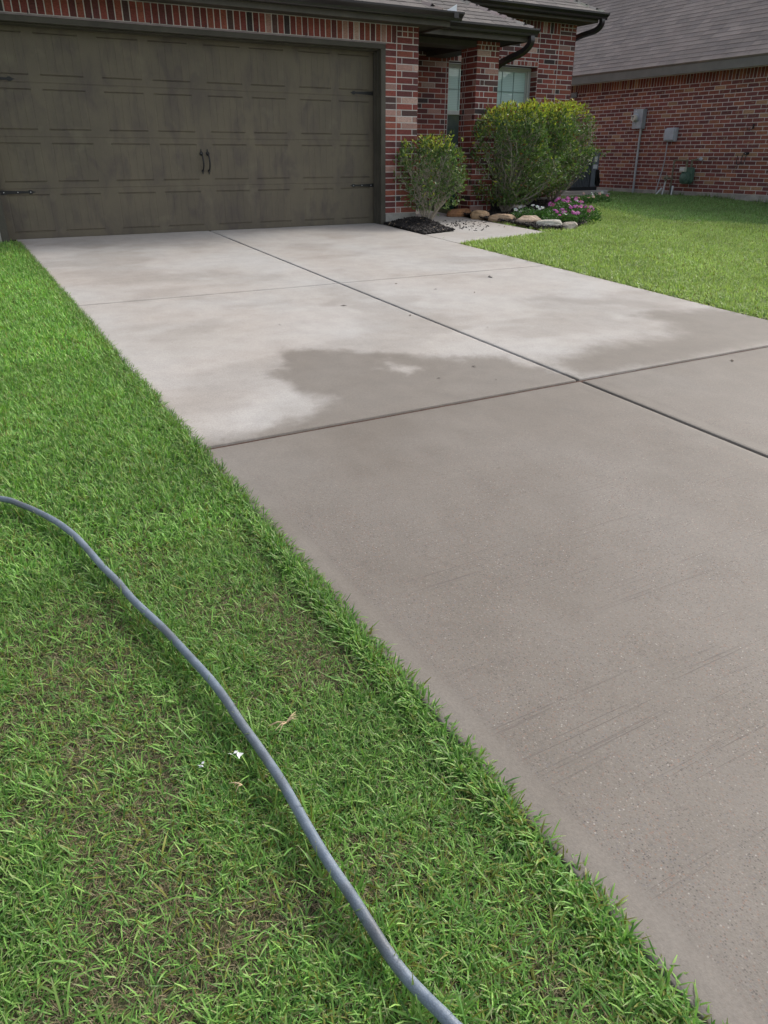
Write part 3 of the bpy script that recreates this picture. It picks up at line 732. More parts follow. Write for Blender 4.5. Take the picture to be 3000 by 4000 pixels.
# ------------------------------------------------------------------ neighbour house
nb = empty('neighbour_house', (9.2, 2, 0), 'brown brick house side wall under a steep grey shingle roof', 'house')
w_ = Wall((9.2, 0, 0), (0, -1, 0), (-1, 0, 0), PALN)      # u = -Y
for k in range(27): w_.course(-10, 4.0, .170+k*.0766, .170+(k+1)*.0766, k % 2)
w_.soldiers(-10, 4.0, 2.238, 2.43, .0795)
w_.mortar([(-10, 4.0, .169, 2.44)], .2); w_.mb.build('brick_wall', [BN, MO], nb)
w_ = Wall((9.2, -4.0, 0), (1, 0, 0), (0, -1, 0), PALN)
for k in range(27): w_.course(0, 6.0, .170+k*.0766, .170+(k+1)*.0766, k % 2)
w_.soldiers(0, 6.0, 2.238, 2.43, .0795); w_.mortar([(.004, 6.0, .168, 2.439)], .2); w_.mb.build('brick_wall', [BN, MO], nb)
mb = MB(); mb.box((9.188, -4.01, -.5), (15, 10, .168)); mb.build('foundation', FOUND, nb, bevel=.004)
mb = MB(); mb.box((8.83, -4.4, 2.405), (8.852, 10, 2.585)); mb.box((8.8525, -4.4, 2.405), (16, -4.38, 2.585)); mb.build('fascia', TRIMN, nb, bevel=.002)
mb = MB(); mb.box((8.853, -4.379, 2.436), (9.195, 10, 2.446)); mb.box((9.1955, -4.379, 2.4365), (16, -4.01, 2.4455)); mb.build('soffit', TRIMN, nb)
th = R(39); upn = Vector((math.cos(th), 0, math.sin(th)))
m = roof('roof', (8.80, 0, 2.592), (0, 1, 0), upn, lambda v: -4.45+v*math.cos(th), lambda v: 10, 6.6, SHN, nb, RPN, seed=9, tabw=(.15, .38)); m.build('roof', SHN, nb)
m = roof('roof', (0, -4.45, 2.592), (1, 0, 0), Vector((0, math.cos(th), math.sin(th))), lambda v: 8.80+v*math.cos(th), lambda v: 18, 4.5, SHN, nb, RPN, seed=10); m.build('roof', SHN, nb)
mb = MB(); mb.box((9.185, 5.69, 2.16), (9.1935, 5.90, 2.28), 0)
for i in range(4): mb.prism([(9.150, 2.172+i*.027), (9.184, 2.186+i*.027), (9.184, 2.190+i*.027), (9.150, 2.177+i*.027)], 1, 5.70, 5.89, 1)
o = mb.build('wall_vent', [ACD, WHITE], nb)

# ------------------------------------------------------------------ house across the street (seen only in the window panes)
fr = empty('street_house', (32, -38, -.7), 'tan hip-roofed house across the street mirrored in the window', 'house')
mb = MB(); mb.box((22, -44, -1), (42, -36, 2.7)); mb.build('wall', paint('tan_wall', (.30, .26, .21), .8, .2, .2, 3), fr)
mb = MB(); e = 3.0
mb.add([(20.8, -35.2, 2.7), (43.2, -35.2, 2.7), (43.2, -50, 2.7), (20.8, -50, 2.7), (29.2, -42.6, 6.6), (34.8, -42.6, 6.6)], [(0, 1, 5, 4), (1, 2, 5), (2, 3, 4, 5), (3, 0, 4), (3, 2, 1, 0)])
mb.build('roof', paint('far_roof', (.11, .11, .11), .9, .2, .15, 3), fr)

# ------------------------------------------------------------------ utilities on the neighbour wall
em = empty('electric_meter', (9.17, 3.5, 0.05), 'grey electric meter cabinet with round glass dial and long conduit', 'electric meter')
XF = 9.062
mb = MB(); mb.box((XF, 3.395, 1.428), (9.188, 3.672, 1.812)); mb.box((XF-.006, 3.388, 1.806), (9.19, 3.679, 1.822)); mb.build('cabinet', DGL, em, bevel=.004)
mb = MB(); mb.box((XF-.003, 3.41, 1.44), (XF-.0003, 3.655, 1.59)); mb.build('cover', DGL, em, bevel=.001)
mb = MB(); mb.lathe([(.088, 0), (.088, .02), (.075, .024), (.075, .028)], (XF-.0005, 3.575, 1.64), (-1, 0, 0), 28); mb.build('meter_ring', STEELC, em, smooth=True)
mb = MB(); mb.lathe([(.070, .0275), (.070, .09), (.064, .10), (.03, .105), (.001, .106)], (XF, 3.575, 1.64), (-1, 0, 0), 28); md = mb.build('meter_dial', DIAL, em, smooth=True)
mb = MB(); mb.box((XF-.1085, 3.545, 1.655), (XF-.102, 3.61, 1.675)); mb.box((XF-.1085, 3.57, 1.615), (XF-.102, 3.585, 1.635)); mb.build('display', ACD, md)
mb = MB(); mb.tube([(XF-.012, 3.575, 1.545), (XF-.018, 3.575, 1.52), (XF-.012, 3.575, 1.50)], .008, 8); mb.tube([(XF-.006, 3.574, 1.50), (XF-.006, 3.577, 1.47)], .004, 6); mb.build('seal', WHITE, em)
for i, (a, b) in enumerate(((3.645, 3.625), (3.61, 3.60), (3.585, 3.565))):
    pass
for a in (3.640, 3.612, 3.596):
    mb = MB(); mb.box((XF-.0022, a-.014, 1.77), (XF-.0004, a-.003, 1.79)); mb.build('stencil_mark', WHITE, em)
mb = MB(); mb.tube([(9.15, 3.47, 1.427), (9.15, 3.475, 1.40), (9.150, 3.475, .8), (9.15, 3.46, .02)], .024, 12); mb.lathe([(.032, 0), (.032, .03)], (9.15, 3.47, 1.395), (0, 0, 1), 12); mb.build('conduit', STEELC, em, smooth=True)

ub = empty('utility_box', (9.16, 2.6, 1.1), 'small grey plastic utility box with thin cable to the ground', 'utility box')
XU = 9.095
mb = MB(); mb.box((XU+.012, 2.44, 1.155), (9.19, 2.70, 1.425)); mb.build('back_box', DGL2, ub, bevel=.008)
mb = MB(); mb.prism([(XU+.011, 1.165), (XU-.012, 1.175), (XU-.018, 1.20), (XU-.018, 1.37), (XU-.012, 1.40), (XU+.011, 1.415)], 1, 2.465, 2.725); mb.build('lid', DGL2, ub, bevel=.008)
mb = MB(); mb.box((XU-.004, 2.448, 1.26), (XU+.02, 2.4635, 1.32)); mb.build('latch', DGL2, ub, bevel=.002)
mb = MB(); mb.tube([(9.15, 2.66, 1.156), (9.15, 2.662, 1.0), (9.145, 2.66, .75), (9.14, 2.70, .5), (9.10, 2.72, .25), (9.06, 2.72, .03)], .011, 8); mb.build('cable', STEELC, ub, smooth=True)

gm = empty('gas_meter', (9.05, 1.95, .05), 'green gas meter hung on olive pipework beside white stubs', 'gas meter')
XG = 9.03
def rr_prof(y0, y1, za, zb, r, n=5):
    out = []
    for cx_, cz_, a0 in ((y1-r, za+r, -90), (y1-r, zb-r, 0), (y0+r, zb-r, 90), (y0+r, za+r, 180)):
        for i in range(n+1):
            a = R(a0+90*i/n); out.append((cx_+r*math.cos(a), cz_+r*math.sin(a)))
    return out
def xprism(m, prof, xa, xb):  # prof (y,z) along X
    m.prism(prof, 0, xa, xb)
mb = MB(); xprism(mb, rr_prof(1.775, 2.055, .345, .655, .06), XG, 9.12); xprism(mb, rr_prof(1.757, 2.073, .325, .64, .07), XG+.035, XG+.05)
xprism(mb, rr_prof(1.80, 2.045, .325, .56, .10), XG-.055, XG-.0005); mb.build('casing', GREEN, gm, bevel=.008, smooth=True)
mb = MB(); mb.lathe([(.085, 0), (.085, .02), (.07, .03), (.001, .034)], (XG-.0555, 1.925, .44), (-1, 0, 0), 24); mb.build('diaphragm_cover', GREEN, gm, smooth=True)
mb = MB(); mb.box((XG-.075, 1.925, .565), (XG-.001, 2.06, .66)); ix = mb.build('index_box', DIAL, gm, bevel=.006)
mb = MB(); mb.box((XG-.0785, 1.94, .59), (XG-.0755, 2.045, .64)); mb.build('dial_window', STICK, ix)
mb = MB()
mb.tube([(9.08, 2.33, .04), (9.08, 2.33, .77)], .017, 10); mb.tube([(9.08, 2.33, .775), (9.08, 2.30, .787), (9.08, 1.99, .787)], .017, 10); mb.tube([(9.08, 1.99, .787), (9.08, 1.985, .66)], .019, 10)
mb.tube([(9.08, 1.86, .66), (9.08, 1.86, .785)], .019, 10); mb.tube([(9.08, 1.88, .79), (9.08, 1.73, .80)], .017, 10); mb.tube([(9.08, 1.73, .80), (9.19, 1.715, .805)], .019, 10)
for p in ((9.08, 2.33, .775), (9.08, 1.99, .785), (9.08, 1.86, .787), (9.08, 1.86, .70), (9.08, 1.985, .70), (9.08, 2.33, .42), (9.08, 1.76, .80)): mb.lathe([(.018, -.022), (.028, -.02), (.028, .02), (.018, .022)], p, (0, .3, 1), 10)
mb.build('pipe', PIPEO, gm, smooth=True)
mb = MB(); mb.lathe([(.02, -.02), (.065, -.012), (.07, 0), (.065, .012), (.03, .02), (.025, .05), (.001, .052)], (9.02, 2.43, .43), (-.8, .4, .3), 20); mb.tube([(9.08, 2.33, .43), (9.04, 2.42, .43)], .018, 8); mb.build('regulator', PIPEO, gm, smooth=True)
mb = MB(); mb.lathe([(.035, 0), (.035, .05), (.02, .055)], (9.12, 1.70, .81), (-.5, -1, .1), 14); mb.build('vent_cap', DGL2, gm, smooth=True)

def stub(a, b, r, label):
    o = empty('pipe_stub', (a[0], a[1], a[2]), label, 'pipe', 'white pipe stubs by the gas meter')
    m = MB(); m.tube([a, b], r, 12); m.build('pipe', WHITE, o, smooth=True)
    m = MB(); A = Vector(a); B = Vector(b); d = (B-A).normalized(); m.tube([B-d*.03, B+d*.012], r*1.18, 12); m.build('cap', WHITE, o, smooth=True)
    return o
stub((8.90, 2.62, .02), (8.98, 2.49, .22), .017, 'short white pipe stub leaning against the thin grey cable')
stub((8.99, 2.47, .02), (9.02, 2.43, .40), .017, 'tallest white pipe stub beside the gas regulator')
o = stub((8.96, 2.185, .02), (8.99, 2.19, .27), .018, 'short white pipe stub with dark blue wrap below the gas riser')
mb = MB(); mb.tube([(9.035, 2.235, .03), (9.05, 2.255, .27)], .026, 10); mb.build('blue_wrap', BLUEW, o, smooth=True)

# wall hooks
hk = empty('hose_hook', (9.18, .66, .8), 'black double loop hose hook low on the neighbour wall', 'hook')
mb = MB(); mb.box((9.172, .605, .90), (9.188, .70, .945))
def loop(x, y0, y1, zt, zb, lip):
    pts = [(x+.03, y0, zt), (x, y0, zt-.05)]
    for i in range(9):
        a = math.pi*i/8; pts.append((x-.02, (y0+y1)/2+(y0-y1)/2*math.cos(a), zb+.05-.05*math.sin(a)))
    pts.append((x-.02, y1, zb+.05+lip)); return pts
mb.tube(loop(9.14, .625, .70, .93, .725, .11), .007, 8); mb.tube(loop(9.12, .69, .79, .93, .715, .12), .007, 8); mb.build('hook', BLK, hk)
for y in (.63, .675):
    mb = MB(); mb.lathe([(.006, 0), (.006, .003), (.001, .004)], (9.1715, y, .922), (-1, 0, 0), 8); mb.build('screw', RIV, hk)
hk = empty('small_hook', (9.18, .62, 1.36), 'small dark J hook above the double loop hook', 'hook')
mb = MB(); mb.box((9.17, .605, 1.36), (9.188, .63, 1.445)); mb.tube([(9.17, .617, 1.40), (9.15, .62, 1.355), (9.13, .64, 1.335), (9.11, .67, 1.335), (9.10, .69, 1.36), (9.10, .695, 1.39)], .007, 8); mb.build('hook', BLK, hk)

# ------------------------------------------------------------------ air conditioner and pad
zpd = .185
pad = empty('concrete_pad', (7.3, 3.5, .03), 'two step concrete pad under the air conditioner', 'concrete pad')
mb = MB(); mb.box((6.2, 3.02, -.05), (7.97, 4.4, .125)); mb.box((6.3, 3.08, .125), (7.95, 4.35, zpd)); mb.build('slab', CONW, pad, bevel=.012)
ac = empty('air_conditioner', (7.3, 3.5, zpd), 'blue grey slatted air conditioner unit half hidden behind the hedge', 'air conditioner')
ax0, ax1, ay0, ay1, az0, az1 = 6.92, 7.66, 3.16, 3.90, zpd+.002, .905
mb = MB(); mb.box((ax0-.01, ay0-.01, az0), (ax1+.01, ay1+.01, az0+.07)); mb.build('base_pan', ACD, ac, bevel=.004)
mb = MB(); mb.box((ax0+.03, ay0+.03, az0+.071), (ax1-.03, ay1-.03, az1-.001)); mb.build('coil', ACD, ac)
mb = MB(); n = 11
for i in range(n):
    x = ax0+.03+i*(.50/n); mb.prism([(x, ay0), (x+.014, ay0), (x+.014, ay0+.028), (x, ay0+.028)], 2, az0+.071, az1-.002)
for i in range(15):
    y = ay0+.03+i*.045; mb.box((ax0, y, az0+.071), (ax0+.028, y+.014, az1-.002))
mb.build('louvre', ACB, ac)
mb = MB(); mb.box((7.47, ay0-.004, az0+.071), (ax1-.03, ay0+.029, az1-.002)); mb.box((ax1-.0295, ay0-.002, az0+.40), (ax1, ay0+.3, az1-.002)); mb.build('service_panel', ACB, ac, bevel=.003); mb = MB(); mb.box((ax0, ay0, az0+.071), (ax0+.027, ay0+.027, az1-.002)); mb.build('corner_post', ACB, ac, bevel=.003)
mb = MB(); mb.box((ax0-.015, ay0-.018, az1), (ax1+.015, ay1+.015, az1+.035)); mb.lathe([(.29, 0), (.27, .03), (.05, .045), (.001, .045)], (7.29, 3.53, az1+.035), (0, 0, 1), 28); mb.build('top_cover', ACB, ac, bevel=.008)
for (a, b, c, d) in ((7.52, .76, 7.60, .86), (7.50, .62, 7.62, .70)):
    mb = MB(); mb.box((a, ay0-.0065, b), (c, ay0-.0042, d)); mb.build('sticker', STICK, ac)
mb = MB(); mb.tube([(7.64, ay0-.02, .60), (7.66, ay0-.04, .45), (7.72, ay0-.02, .35), (7.80, 3.25, .30), (7.85, 3.4, .28)], .022, 8); mb.tube([(7.60, ay0-.02, .60), (7.60, ay0-.04, .40), (7.66, ay0-.03, .29), (7.78, 3.2, .27), (7.84, 3.4, .27)], .017, 8)
mb.box((7.60, ay0-.012, .30), (7.69, ay0-.0045, .60)); mb.build('refrigerant_line', RUB, ac, smooth=True)

# dark bin inside the porch
bn = empty('porch_bin', (2.45, 1.45, .07), 'dark teal bin with black lid on the porch behind the small shrub', 'bin')
mb = MB(); n = 20; vs = []
for (r_, z) in ((.13, .05), (.17, .97), (.18, .97), (.18, .99), (.16, .99)):
    vs.append((r_, z))
mb.lathe(vs, (2.49, 1.45, 0), (0, 0, 1), 24); mb.build('body', TEAL, bn, smooth=True)
mb = MB(); mb.lathe([(.185, .991), (.19, 1.0), (.18, 1.03), (.10, 1.055), (.001, 1.06)], (2.49, 1.45, 0), (0, 0, 1), 24); mb.build('lid', BLK, bn, smooth=True)

# ------------------------------------------------------------------ plants
def leafset(P, D, L, Wd, col, fold=.35, name=None):
    """P base points, D unit directions, L length, Wd width -> V,Q,col ; each leaf 2 folded quads"""
    n = len(P); r = rng.normal(size=(n, 3)); S = np.cross(D, r); S /= np.linalg.norm(S, axis=1)[:, None]+1e-9
    Nn = np.cross(S, D)
    L = L[:, None]; Wd = Wd[:, None]
    mid0 = P; tip = P+D*L-Nn*L*.12; m1 = P+D*L*.5+Nn*L*.03
    a = P+D*L*.45+S*Wd*.5+Nn*Wd*fold*.5; b = P+D*L*.45-S*Wd*.5+Nn*Wd*fold*.5
    V = np.stack([mid0, a, tip, m1, b], 1)
    k = np.arange(n)[:, None]*5
    Q = np.concatenate([k+np.array([[0, 1, 2, 3]]), k+np.array([[0, 3, 2, 4]])])
    return V.reshape(-1, 3), Q, np.repeat(col, 5, axis=0)
def shrub(name, base, cen, rad, nst, nleaf, label, squ=2.6, leafL=(.03, .055), top=None, seed=0, lean=0, light=.5, zlow=.15, surf=.5):
    """multi-stem shrub: base point, crown ellipsoid (superellipsoid) centre and radii"""
    rr = random.Random(seed); g = np.random.default_rng(seed)
    root = empty(name, base, label, 'shrub')
    m = MB(); tips = []
    cen = Vector(cen); rad = Vector(rad); base = Vector(base)
    def inside(p):
        q = p-cen; return (abs(q.x/rad.x)**squ+abs(q.y/rad.y)**squ+abs(q.z/rad.z)**squ) < 1
    def grow(p, d, r, L, dep):
        pts = [p.copy()]; rs = [r]; n = max(4, int(L/.055))
        for i in range(n):
            d = (d+Vector((rr.gauss(0, .15), rr.gauss(0, .15), rr.gauss(.05, .09)))).normalized()
            q = pts[-1]+d*(L/n)
            if not inside(q) and q.z > cen.z: break
            pts.append(q); rs.append(max(r*(1-.62*(i+1)/n), .0016))
            if dep < 3 and i >= (1 if dep else 2) and rr.random() < (.50 if dep else .62):
                a = rr.uniform(0, 6.28); s = Vector((math.cos(a), math.sin(a), rr.uniform(.3, 1.1))); grow(q, (d*.55+s*.62).normalized(), rs[-1]*.68, L*(1-(i/n)*.6)*rr.uniform(.42, .68), dep+1)
            if dep >= 1: tips.append((q.copy(), d.copy()))
        if len(pts) > 2: m.tube(pts, rs, 5, cap=False)
    for i in range(nst):
        a = 6.28*i/nst+rr.uniform(-.3, .3); sp = rr.uniform(.15, .62); r0_ = rr.uniform(.01, .05)
        tgt = cen+Vector((math.cos(a)*rad.x*sp*1.25, math.sin(a)*rad.y*sp*1.25, rad.z*rr.uniform(.3, .9)))
        p = base+Vector((math.cos(a)*r0_, math.sin(a)*r0_, -.02)); d = (tgt-p)
        grow(p, (d.normalized()*.8+Vector((math.cos(a)*.35, math.sin(a)*.35, .1))).normalized(), rr.uniform(.011, .017), d.length*1.05, 0)
    m.build('stem', BARK, root, smooth=True)
    T = np.array([tuple(t[0]) for t in tips]); TD = np.array([tuple(t[1]) for t in tips])
    # leaves mostly on the outer twigs; a share scattered close to the crown surface
    cenn = np.array(cen); rd = np.array(rad)
    q = (T-cenn)/rd; rho = (np.abs(q)**squ).sum(1)**(1/squ)
    wgt = np.clip(rho, .15, 1)**2.0*(T[:, 2] > base.z+zlow+.05*g.normal(size=len(T))); wgt /= wgt.sum()
    k = g.choice(len(T), nleaf, p=wgt)
    P = T[k]+g.normal(size=(nleaf, 3))*np.array([.022, .022, .022])
    # surface share
    ns = int(nleaf*surf); u = g.normal(size=(ns, 3)); u /= np.linalg.norm(u, axis=1)[:, None]
    r_ = 1/((np.abs(u)**squ).sum(1)**(1/squ)); S_ = cenn+u*rd*(r_*g.uniform(.80, 1.0, ns)*(.86+.26*fbm(u[:, 0]*3.1+seed, u[:, 2]*3.1+u[:, 1]*2, 3)))[:, None]
    cl = fbm(S_[:, 0]*7+S_[:, 1]*5, S_[:, 2]*7+seed, 3); keep = (cl > .45) & (S_[:, 2] > base.z+zlow+.12*cl)
    S_ = S_[keep]; P = np.concatenate([P, S_]); 
    # fresh upright shoots above the clipped top
    nsh = int(nleaf*.010*(1 if surf > .6 else .8)); top_ = T[T[:, 2] > cen.z+rad.z*.45]
    if len(top_):
        bs = top_[g.choice(len(top_), nsh)]; hh = g.uniform(.03, .13, nsh); kk = np.repeat(np.arange(nsh), 9); tt = g.random(len(kk))
        dz = np.maximum(cen.z+rad.z*.90-bs[:, 2], 0)*g.uniform(.5, 1, nsh)
        SHT = bs[kk]+np.stack([g.normal(0, .012, len(kk)), g.normal(0, .012, len(kk)), dz[kk]+hh[kk]*tt], 1); P = np.concatenate([P, SHT])
    out = (P-cenn)/rd; out /= np.linalg.norm(out, axis=1)[:, None]+1e-6
    D = out*.55+g.normal(size=P.shape)*.55+np.array([0, 0, .25]); D /= np.linalg.norm(D, axis=1)[:, None]
    n = len(P); L = g.uniform(leafL[0], leafL[1], n); Wd = L*g.uniform(.34, .46, n)
    hz = (P[:, 2]-(cen.z-rad.z))/(2*rad.z)
    base_c = np.array([(.100, .175, .052), (.070, .132, .046), (.140, .225, .062), (.175, .230, .095)])[g.integers(0, 4, n)]
    new = np.array([(.42, .48, .075), (.50, .50, .08), (.30, .39, .065)])[g.integers(0, 3, n)]
    red = np.array((.20, .09, .035))
    clus = fbm(P[:, 0]*9, P[:, 2]*9+P[:, 1]*9, 2)
    isn = g.random(n) < sstep(.76, .98, hz)*light+.02*(clus > .55)+.35*(clus > .72)
    col = np.where(isn[:, None], new, base_c); isr = g.random(n) < (.03+.10*sstep(.85, 1, hz)); col = np.where(isr[:, None], red, col)
    col = col*g.uniform(.75, 1.25, n)[:, None]
    V, Q, Cc = leafset(P, D, L, Wd, col)
    o = np_mesh('foliage', V, Q, LEAF, Cc, parent=root)
    # sprays of fresh pale leaves at the crown top
    return root
shrub('shrub', (.90, -.36, .02), (.97, -.32, .60), (.57, .42, .50), 11, 3300, 'small round shrub with bare grey stems next to the garage pier', 2.3, (.038, .066), seed=21, zlow=.10, light=.45)
shrub('shrub', (2.85, .30, .05), (2.80, .22, .86), (.64, .44, .72), 13, 6800, 'tall clipped shrub directly right of the brick porch column', 2.7, (.042, .072), seed=32, zlow=.06, surf=1.0, light=.7)
shrub('shrub', (3.90, 1.05, .10), (3.95, .90, .93), (.70, .46, .73), 9, 6800, 'clipped shrub in the middle of the hedge under the window', 2.9, (.042, .072), seed=43, zlow=.06, surf=1.0, light=.85)
shrub('shrub', (5.02, 1.64, .10), (4.90, 1.38, .98), (.64, .44, .73), 12, 5600, 'rightmost hedge shrub with pale stems at the house corner', 3.1, (.042, .074), seed=54, zlow=.42, surf=.55, light=1.0)

# mulch
def flakes(n, polyfn, zfn, size, colf, seed=0, hmul=1):
    g = np.random.default_rng(seed); XY = polyfn(g, n); n = len(XY)
    L = g.uniform(size[0], size[1], n); W_ = L*g.uniform(.2, .5, n); T_ = g.uniform(.002, .006, n)
    a = g.uniform(0, 6.28, n); tl = g.normal(0, .35, n); tr = g.normal(0, .35, n)
    d = np.stack([np.cos(a)*np.cos(tl), np.sin(a)*np.cos(tl), np.sin(tl)], 1); s = np.stack([-np.sin(a)*np.cos(tr), np.cos(a)*np.cos(tr), np.sin(tr)], 1); u = np.cross(d, s)
    P = np.stack([XY[:, 0], XY[:, 1], zfn(XY[:, 0], XY[:, 1])+g.uniform(0, .018, n)*hmul+.002], 1)
    V = []
    for i, j, k in ((-1, -1, 0), (1, -.7, 0), (.9, .8, 0), (-.8, 1, 0), (-1, -1, 1), (1, -.7, 1), (.9, .8, 1), (-.8, 1, 1)):
        V.append(P+d*(L*i/2)[:, None]+s*(W_*j/2)[:, None]+u*(T_*k)[:, None])
    V = np.stack(V, 1).reshape(-1, 3); b = np.arange(n)[:, None]*8
    Q = np.concatenate([b+np.array([f]) for f in ((4, 5, 6, 7), (0, 1, 5, 4), (1, 2, 6, 5), (2, 3, 7, 6), (3, 0, 4, 7))])
    return V, Q, np.repeat(colf(g, n), 8, axis=0)
def poly_pts(P, inset=0):
    xs_ = [p[0] for p in P]; ys_ = [p[1] for p in P]
    def f(g, n):
        out = []
        while sum(len(o) for o in out) < n:
            x = g.uniform(min(xs_), max(xs_), n); y = g.uniform(min(ys_), max(ys_), n); k = sdist(x, y, P) > inset; out.append(np.stack([x[k], y[k]], 1))
        return np.concatenate(out)[:n]
    return f
def mcol(g, n):
    c = np.array([(.022, .019, .019), (.035, .030, .029), (.014, .013, .014), (.055, .046, .042)])[g.integers(0, 4, n)]
    br = g.random(n) < .012; c = np.where(br[:, None], np.array((.35, .27, .18)), c); return c*g.uniform(.7, 1.3, n)[:, None]
MS = paint('mulch_base', (.016, .014, .013), .95, .2, .5, 40, bump=.8)
def m1z(x, y): return gzn(y)+.005+.075*np.exp(-(((x-.78)/.33)**2+((y+.42)/.42)**2))
def m2z(x, y): return gzn(y)+.028+.025*(fbm(x*2, y*2)-.3)
def grid_mound(name, P, zf, mat, cell=.05, label=None):
    xs_ = np.arange(min(p[0] for p in P), max(p[0] for p in P)+cell, cell); ys_ = np.arange(min(p[1] for p in P), max(p[1] for p in P)+cell, cell)
    X, Y = np.meshgrid(xs_, ys_); ins = inpoly(X, Y, P); Z = zf(X, Y); idx = np.arange(X.size).reshape(X.shape)
    ok = ins[:-1, :-1] & ins[1:, 1:] & ins[1:, :-1] & ins[:-1, 1:]
    Q = np.stack([idx[:-1, :-1], idx[:-1, 1:], idx[1:, 1:], idx[1:, :-1]], -1)[ok]
    return np.stack([X, Y, Z], -1).reshape(-1, 3), Q
for nm, P, zf, n, lb in (('mulch', BED1, m1z, 3600, 'black mulch mound around the small shrub'), ('mulch', BED2, m2z, 15000, 'black mulch bed behind the edging stones')):
    V, Q, Cc = flakes(n, poly_pts(P, .0), zf, (.018, .055), mcol, n)
    o = tag(np_mesh('mulch', V, Q, MULCH, Cc), lb, 'mulch', kind='stuff')
    V, Q = grid_mound('bed', P, lambda x, y: zf(x, y)-.006, MS)
    o = tag(np_mesh('garden_bed', V, Q, MS, smooth=True), kind='structure')
# spilled chips on the walk
def spill(g, n):
    t = g.random(n); x = 1.0+g.gamma(2, .22, n); y = -.75+g.normal(0, .28, n)+.25*(x-1.2); k = (x > .93) & (x < 1.9) & (y > -1.3) & (y < .4); return np.stack([x[k], y[k]], 1)
V, Q, Cc = flakes(120, spill, lambda x, y: gzn(y)+.001, (.015, .05), mcol, 5, .1)
tag(np_mesh('mulch_chips', V, Q, MULCH, Cc), 'loose black mulch chips scattered on the walk', 'mulch', kind='stuff')

# edging stones
def stone(loc, size, rot, col, label, seed, name='edging_stone'):
    bm = bmesh.new(); bmesh.ops.create_icosphere(bm, subdivisions=4, radius=1); r_ = random.Random(seed)
    pl = [(Vector((r_.gauss(0, 1), r_.gauss(0, 1), r_.gauss(0, .8))).normalized(), r_.uniform(.74, .93)) for _ in range(16)]+[(Vector((.05, .1, 1)).normalized(), .82)]
    for v in bm.verts:
        for _ in range(2):
            for n_, d_ in pl:
                k = v.co.dot(n_)
                if k > d_: v.co -= n_*(k-d_)*.80
        q = v.co; s = math.sin(q.x*7+seed)*math.cos(q.y*8)*.02+math.sin(q.z*17+q.x*5+seed)*.014+r_.uniform(-.008, .008); v.co *= 1+s
    me = bpy.data.meshes.new(name); 
    for v in bm.verts: v.co = Vector((v.co.x*size[0]/1.6, v.co.y*size[1]/1.6, v.co.z*size[2]/1.45))
    bm.to_mesh(me); bm.free(); me.materials.append(STONE)
    ca = me.color_attributes.new('Col', 'FLOAT_COLOR', 'POINT'); arr = np.ones((len(me.vertices), 4), np.float32)
    co = np.array([v.co for v in me.vertices]); k = fbm(co[:, 0]*9+seed, co[:, 2]*26+co[:, 1]*4)[:, None]
    arr[:, :3] = np.array(col)*(1.25-.55*k)+np.array((.05, .02, .0))*(k > .55); ca.data.foreach_set('color', arr.ravel())
    me.polygons.foreach_set('use_smooth', [False]*len(me.polygons))
    o = link(name, me); o.location = loc; o.rotation_euler = (r_.uniform(-.08, .08), r_.uniform(-.08, .08), rot)
    return tag(o, label, 'stone', 'stones edging the flower bed')
stone((1.97, .34, .045), (.40, .24, .13), .2, (.36, .19, .10), 'rust brown flat stone at the foot of the porch column', 1)
stone((2.06, -.10, .035), (.27, .20, .14), -.1, (.48, .33, .20), 'tan blocky stone second from the porch column', 2)
stone((2.18, -.50, .010), (.35, .24, .13), -.5, (.46, .33, .22), 'long tan rounded stone third from the porch column', 3)
stone((2.32, -.92, .000), (.34, .24, .15), -.25, (.42, .33, .25), 'greyish tan cracked stone below the white flowers', 4)
stone((2.38, -1.33, -.025), (.36, .25, .14), -.5, (.44, .43, .37), 'pale grey layered stone at the end of the walk', 5)
stone((2.60, -1.50, -.045), (.24, .20, .12), .2, (.40, .36, .30), 'half sunk grey stone below the magenta flowers', 6)
stone((3.56, -.80, .01), (.22, .18, .14), .5, (.55, .43, .36), 'pinkish pale stone at the right end of the magenta flowers', 7)
stone((3.22, -1.10, -.04), (.16, .14, .08), .3, (.22, .21, .20), 'small dark grey stone sunk in grass under the magenta flowers', 8)
stone((3.42, .72, .075), (.46, .26, .09), .15, (.36, .34, .31), 'flat grey stone under the tall shrub behind the white flowers', 9)
stone((4.80, .60, .040), (.18, .14, .09), .4, (.42, .36, .27), 'small tan stone at the back edge of the bed', 10)

# flowering plants
def bloom_mesh(col, eye, seed):
    m = MB(); g = random.Random(seed)
    for k in range(5):
        a = 6.283*k/5+g.uniform(-.06, .06); d = Vector((math.cos(a), math.sin(a), 0)); s = Vector((-math.sin(a), math.cos(a), 0)); u = Vector((0, 0, 1)); r_ = .023
        p = [d*.002, d*r_*.55+s*r_*.42+u*.002, d*r_+s*r_*.38-u*.001, d*r_*1.1-u*.002, d*r_-s*r_*.38-u*.001, d*r_*.55-s*r_*.42+u*.002]
        m.add([tuple(q) for q in p], [(0, 1, 2, 3), (0, 3, 4, 5)], 0, tuple(c*g.uniform(.85, 1.1) for c in col))
    m.add([tuple(Vector((math.cos(a)*.005, math.sin(a)*.005, .004))) for a in (0, 1.05, 2.1, 3.14, 4.19, 5.24)], [(0, 1, 2, 3, 4, 5)], 0, eye)
    me_o = m.build('flower', PETAL); me = me_o.data; bpy.data.objects.remove(me_o); return me
B_MAG = bloom_mesh((.52, .09, .42), (.75, .6, .7), 1); B_MAG2 = bloom_mesh((.62, .22, .55), (.85, .7, .8), 2); B_WH = bloom_mesh((.72, .74, .76), (.6, .6, .3), 3); B_PK = bloom_mesh((.70, .40, .38), (.8, .7, .6), 4); B_RED = bloom_mesh((.50, .14, .22), (.7, .4, .4), 5)
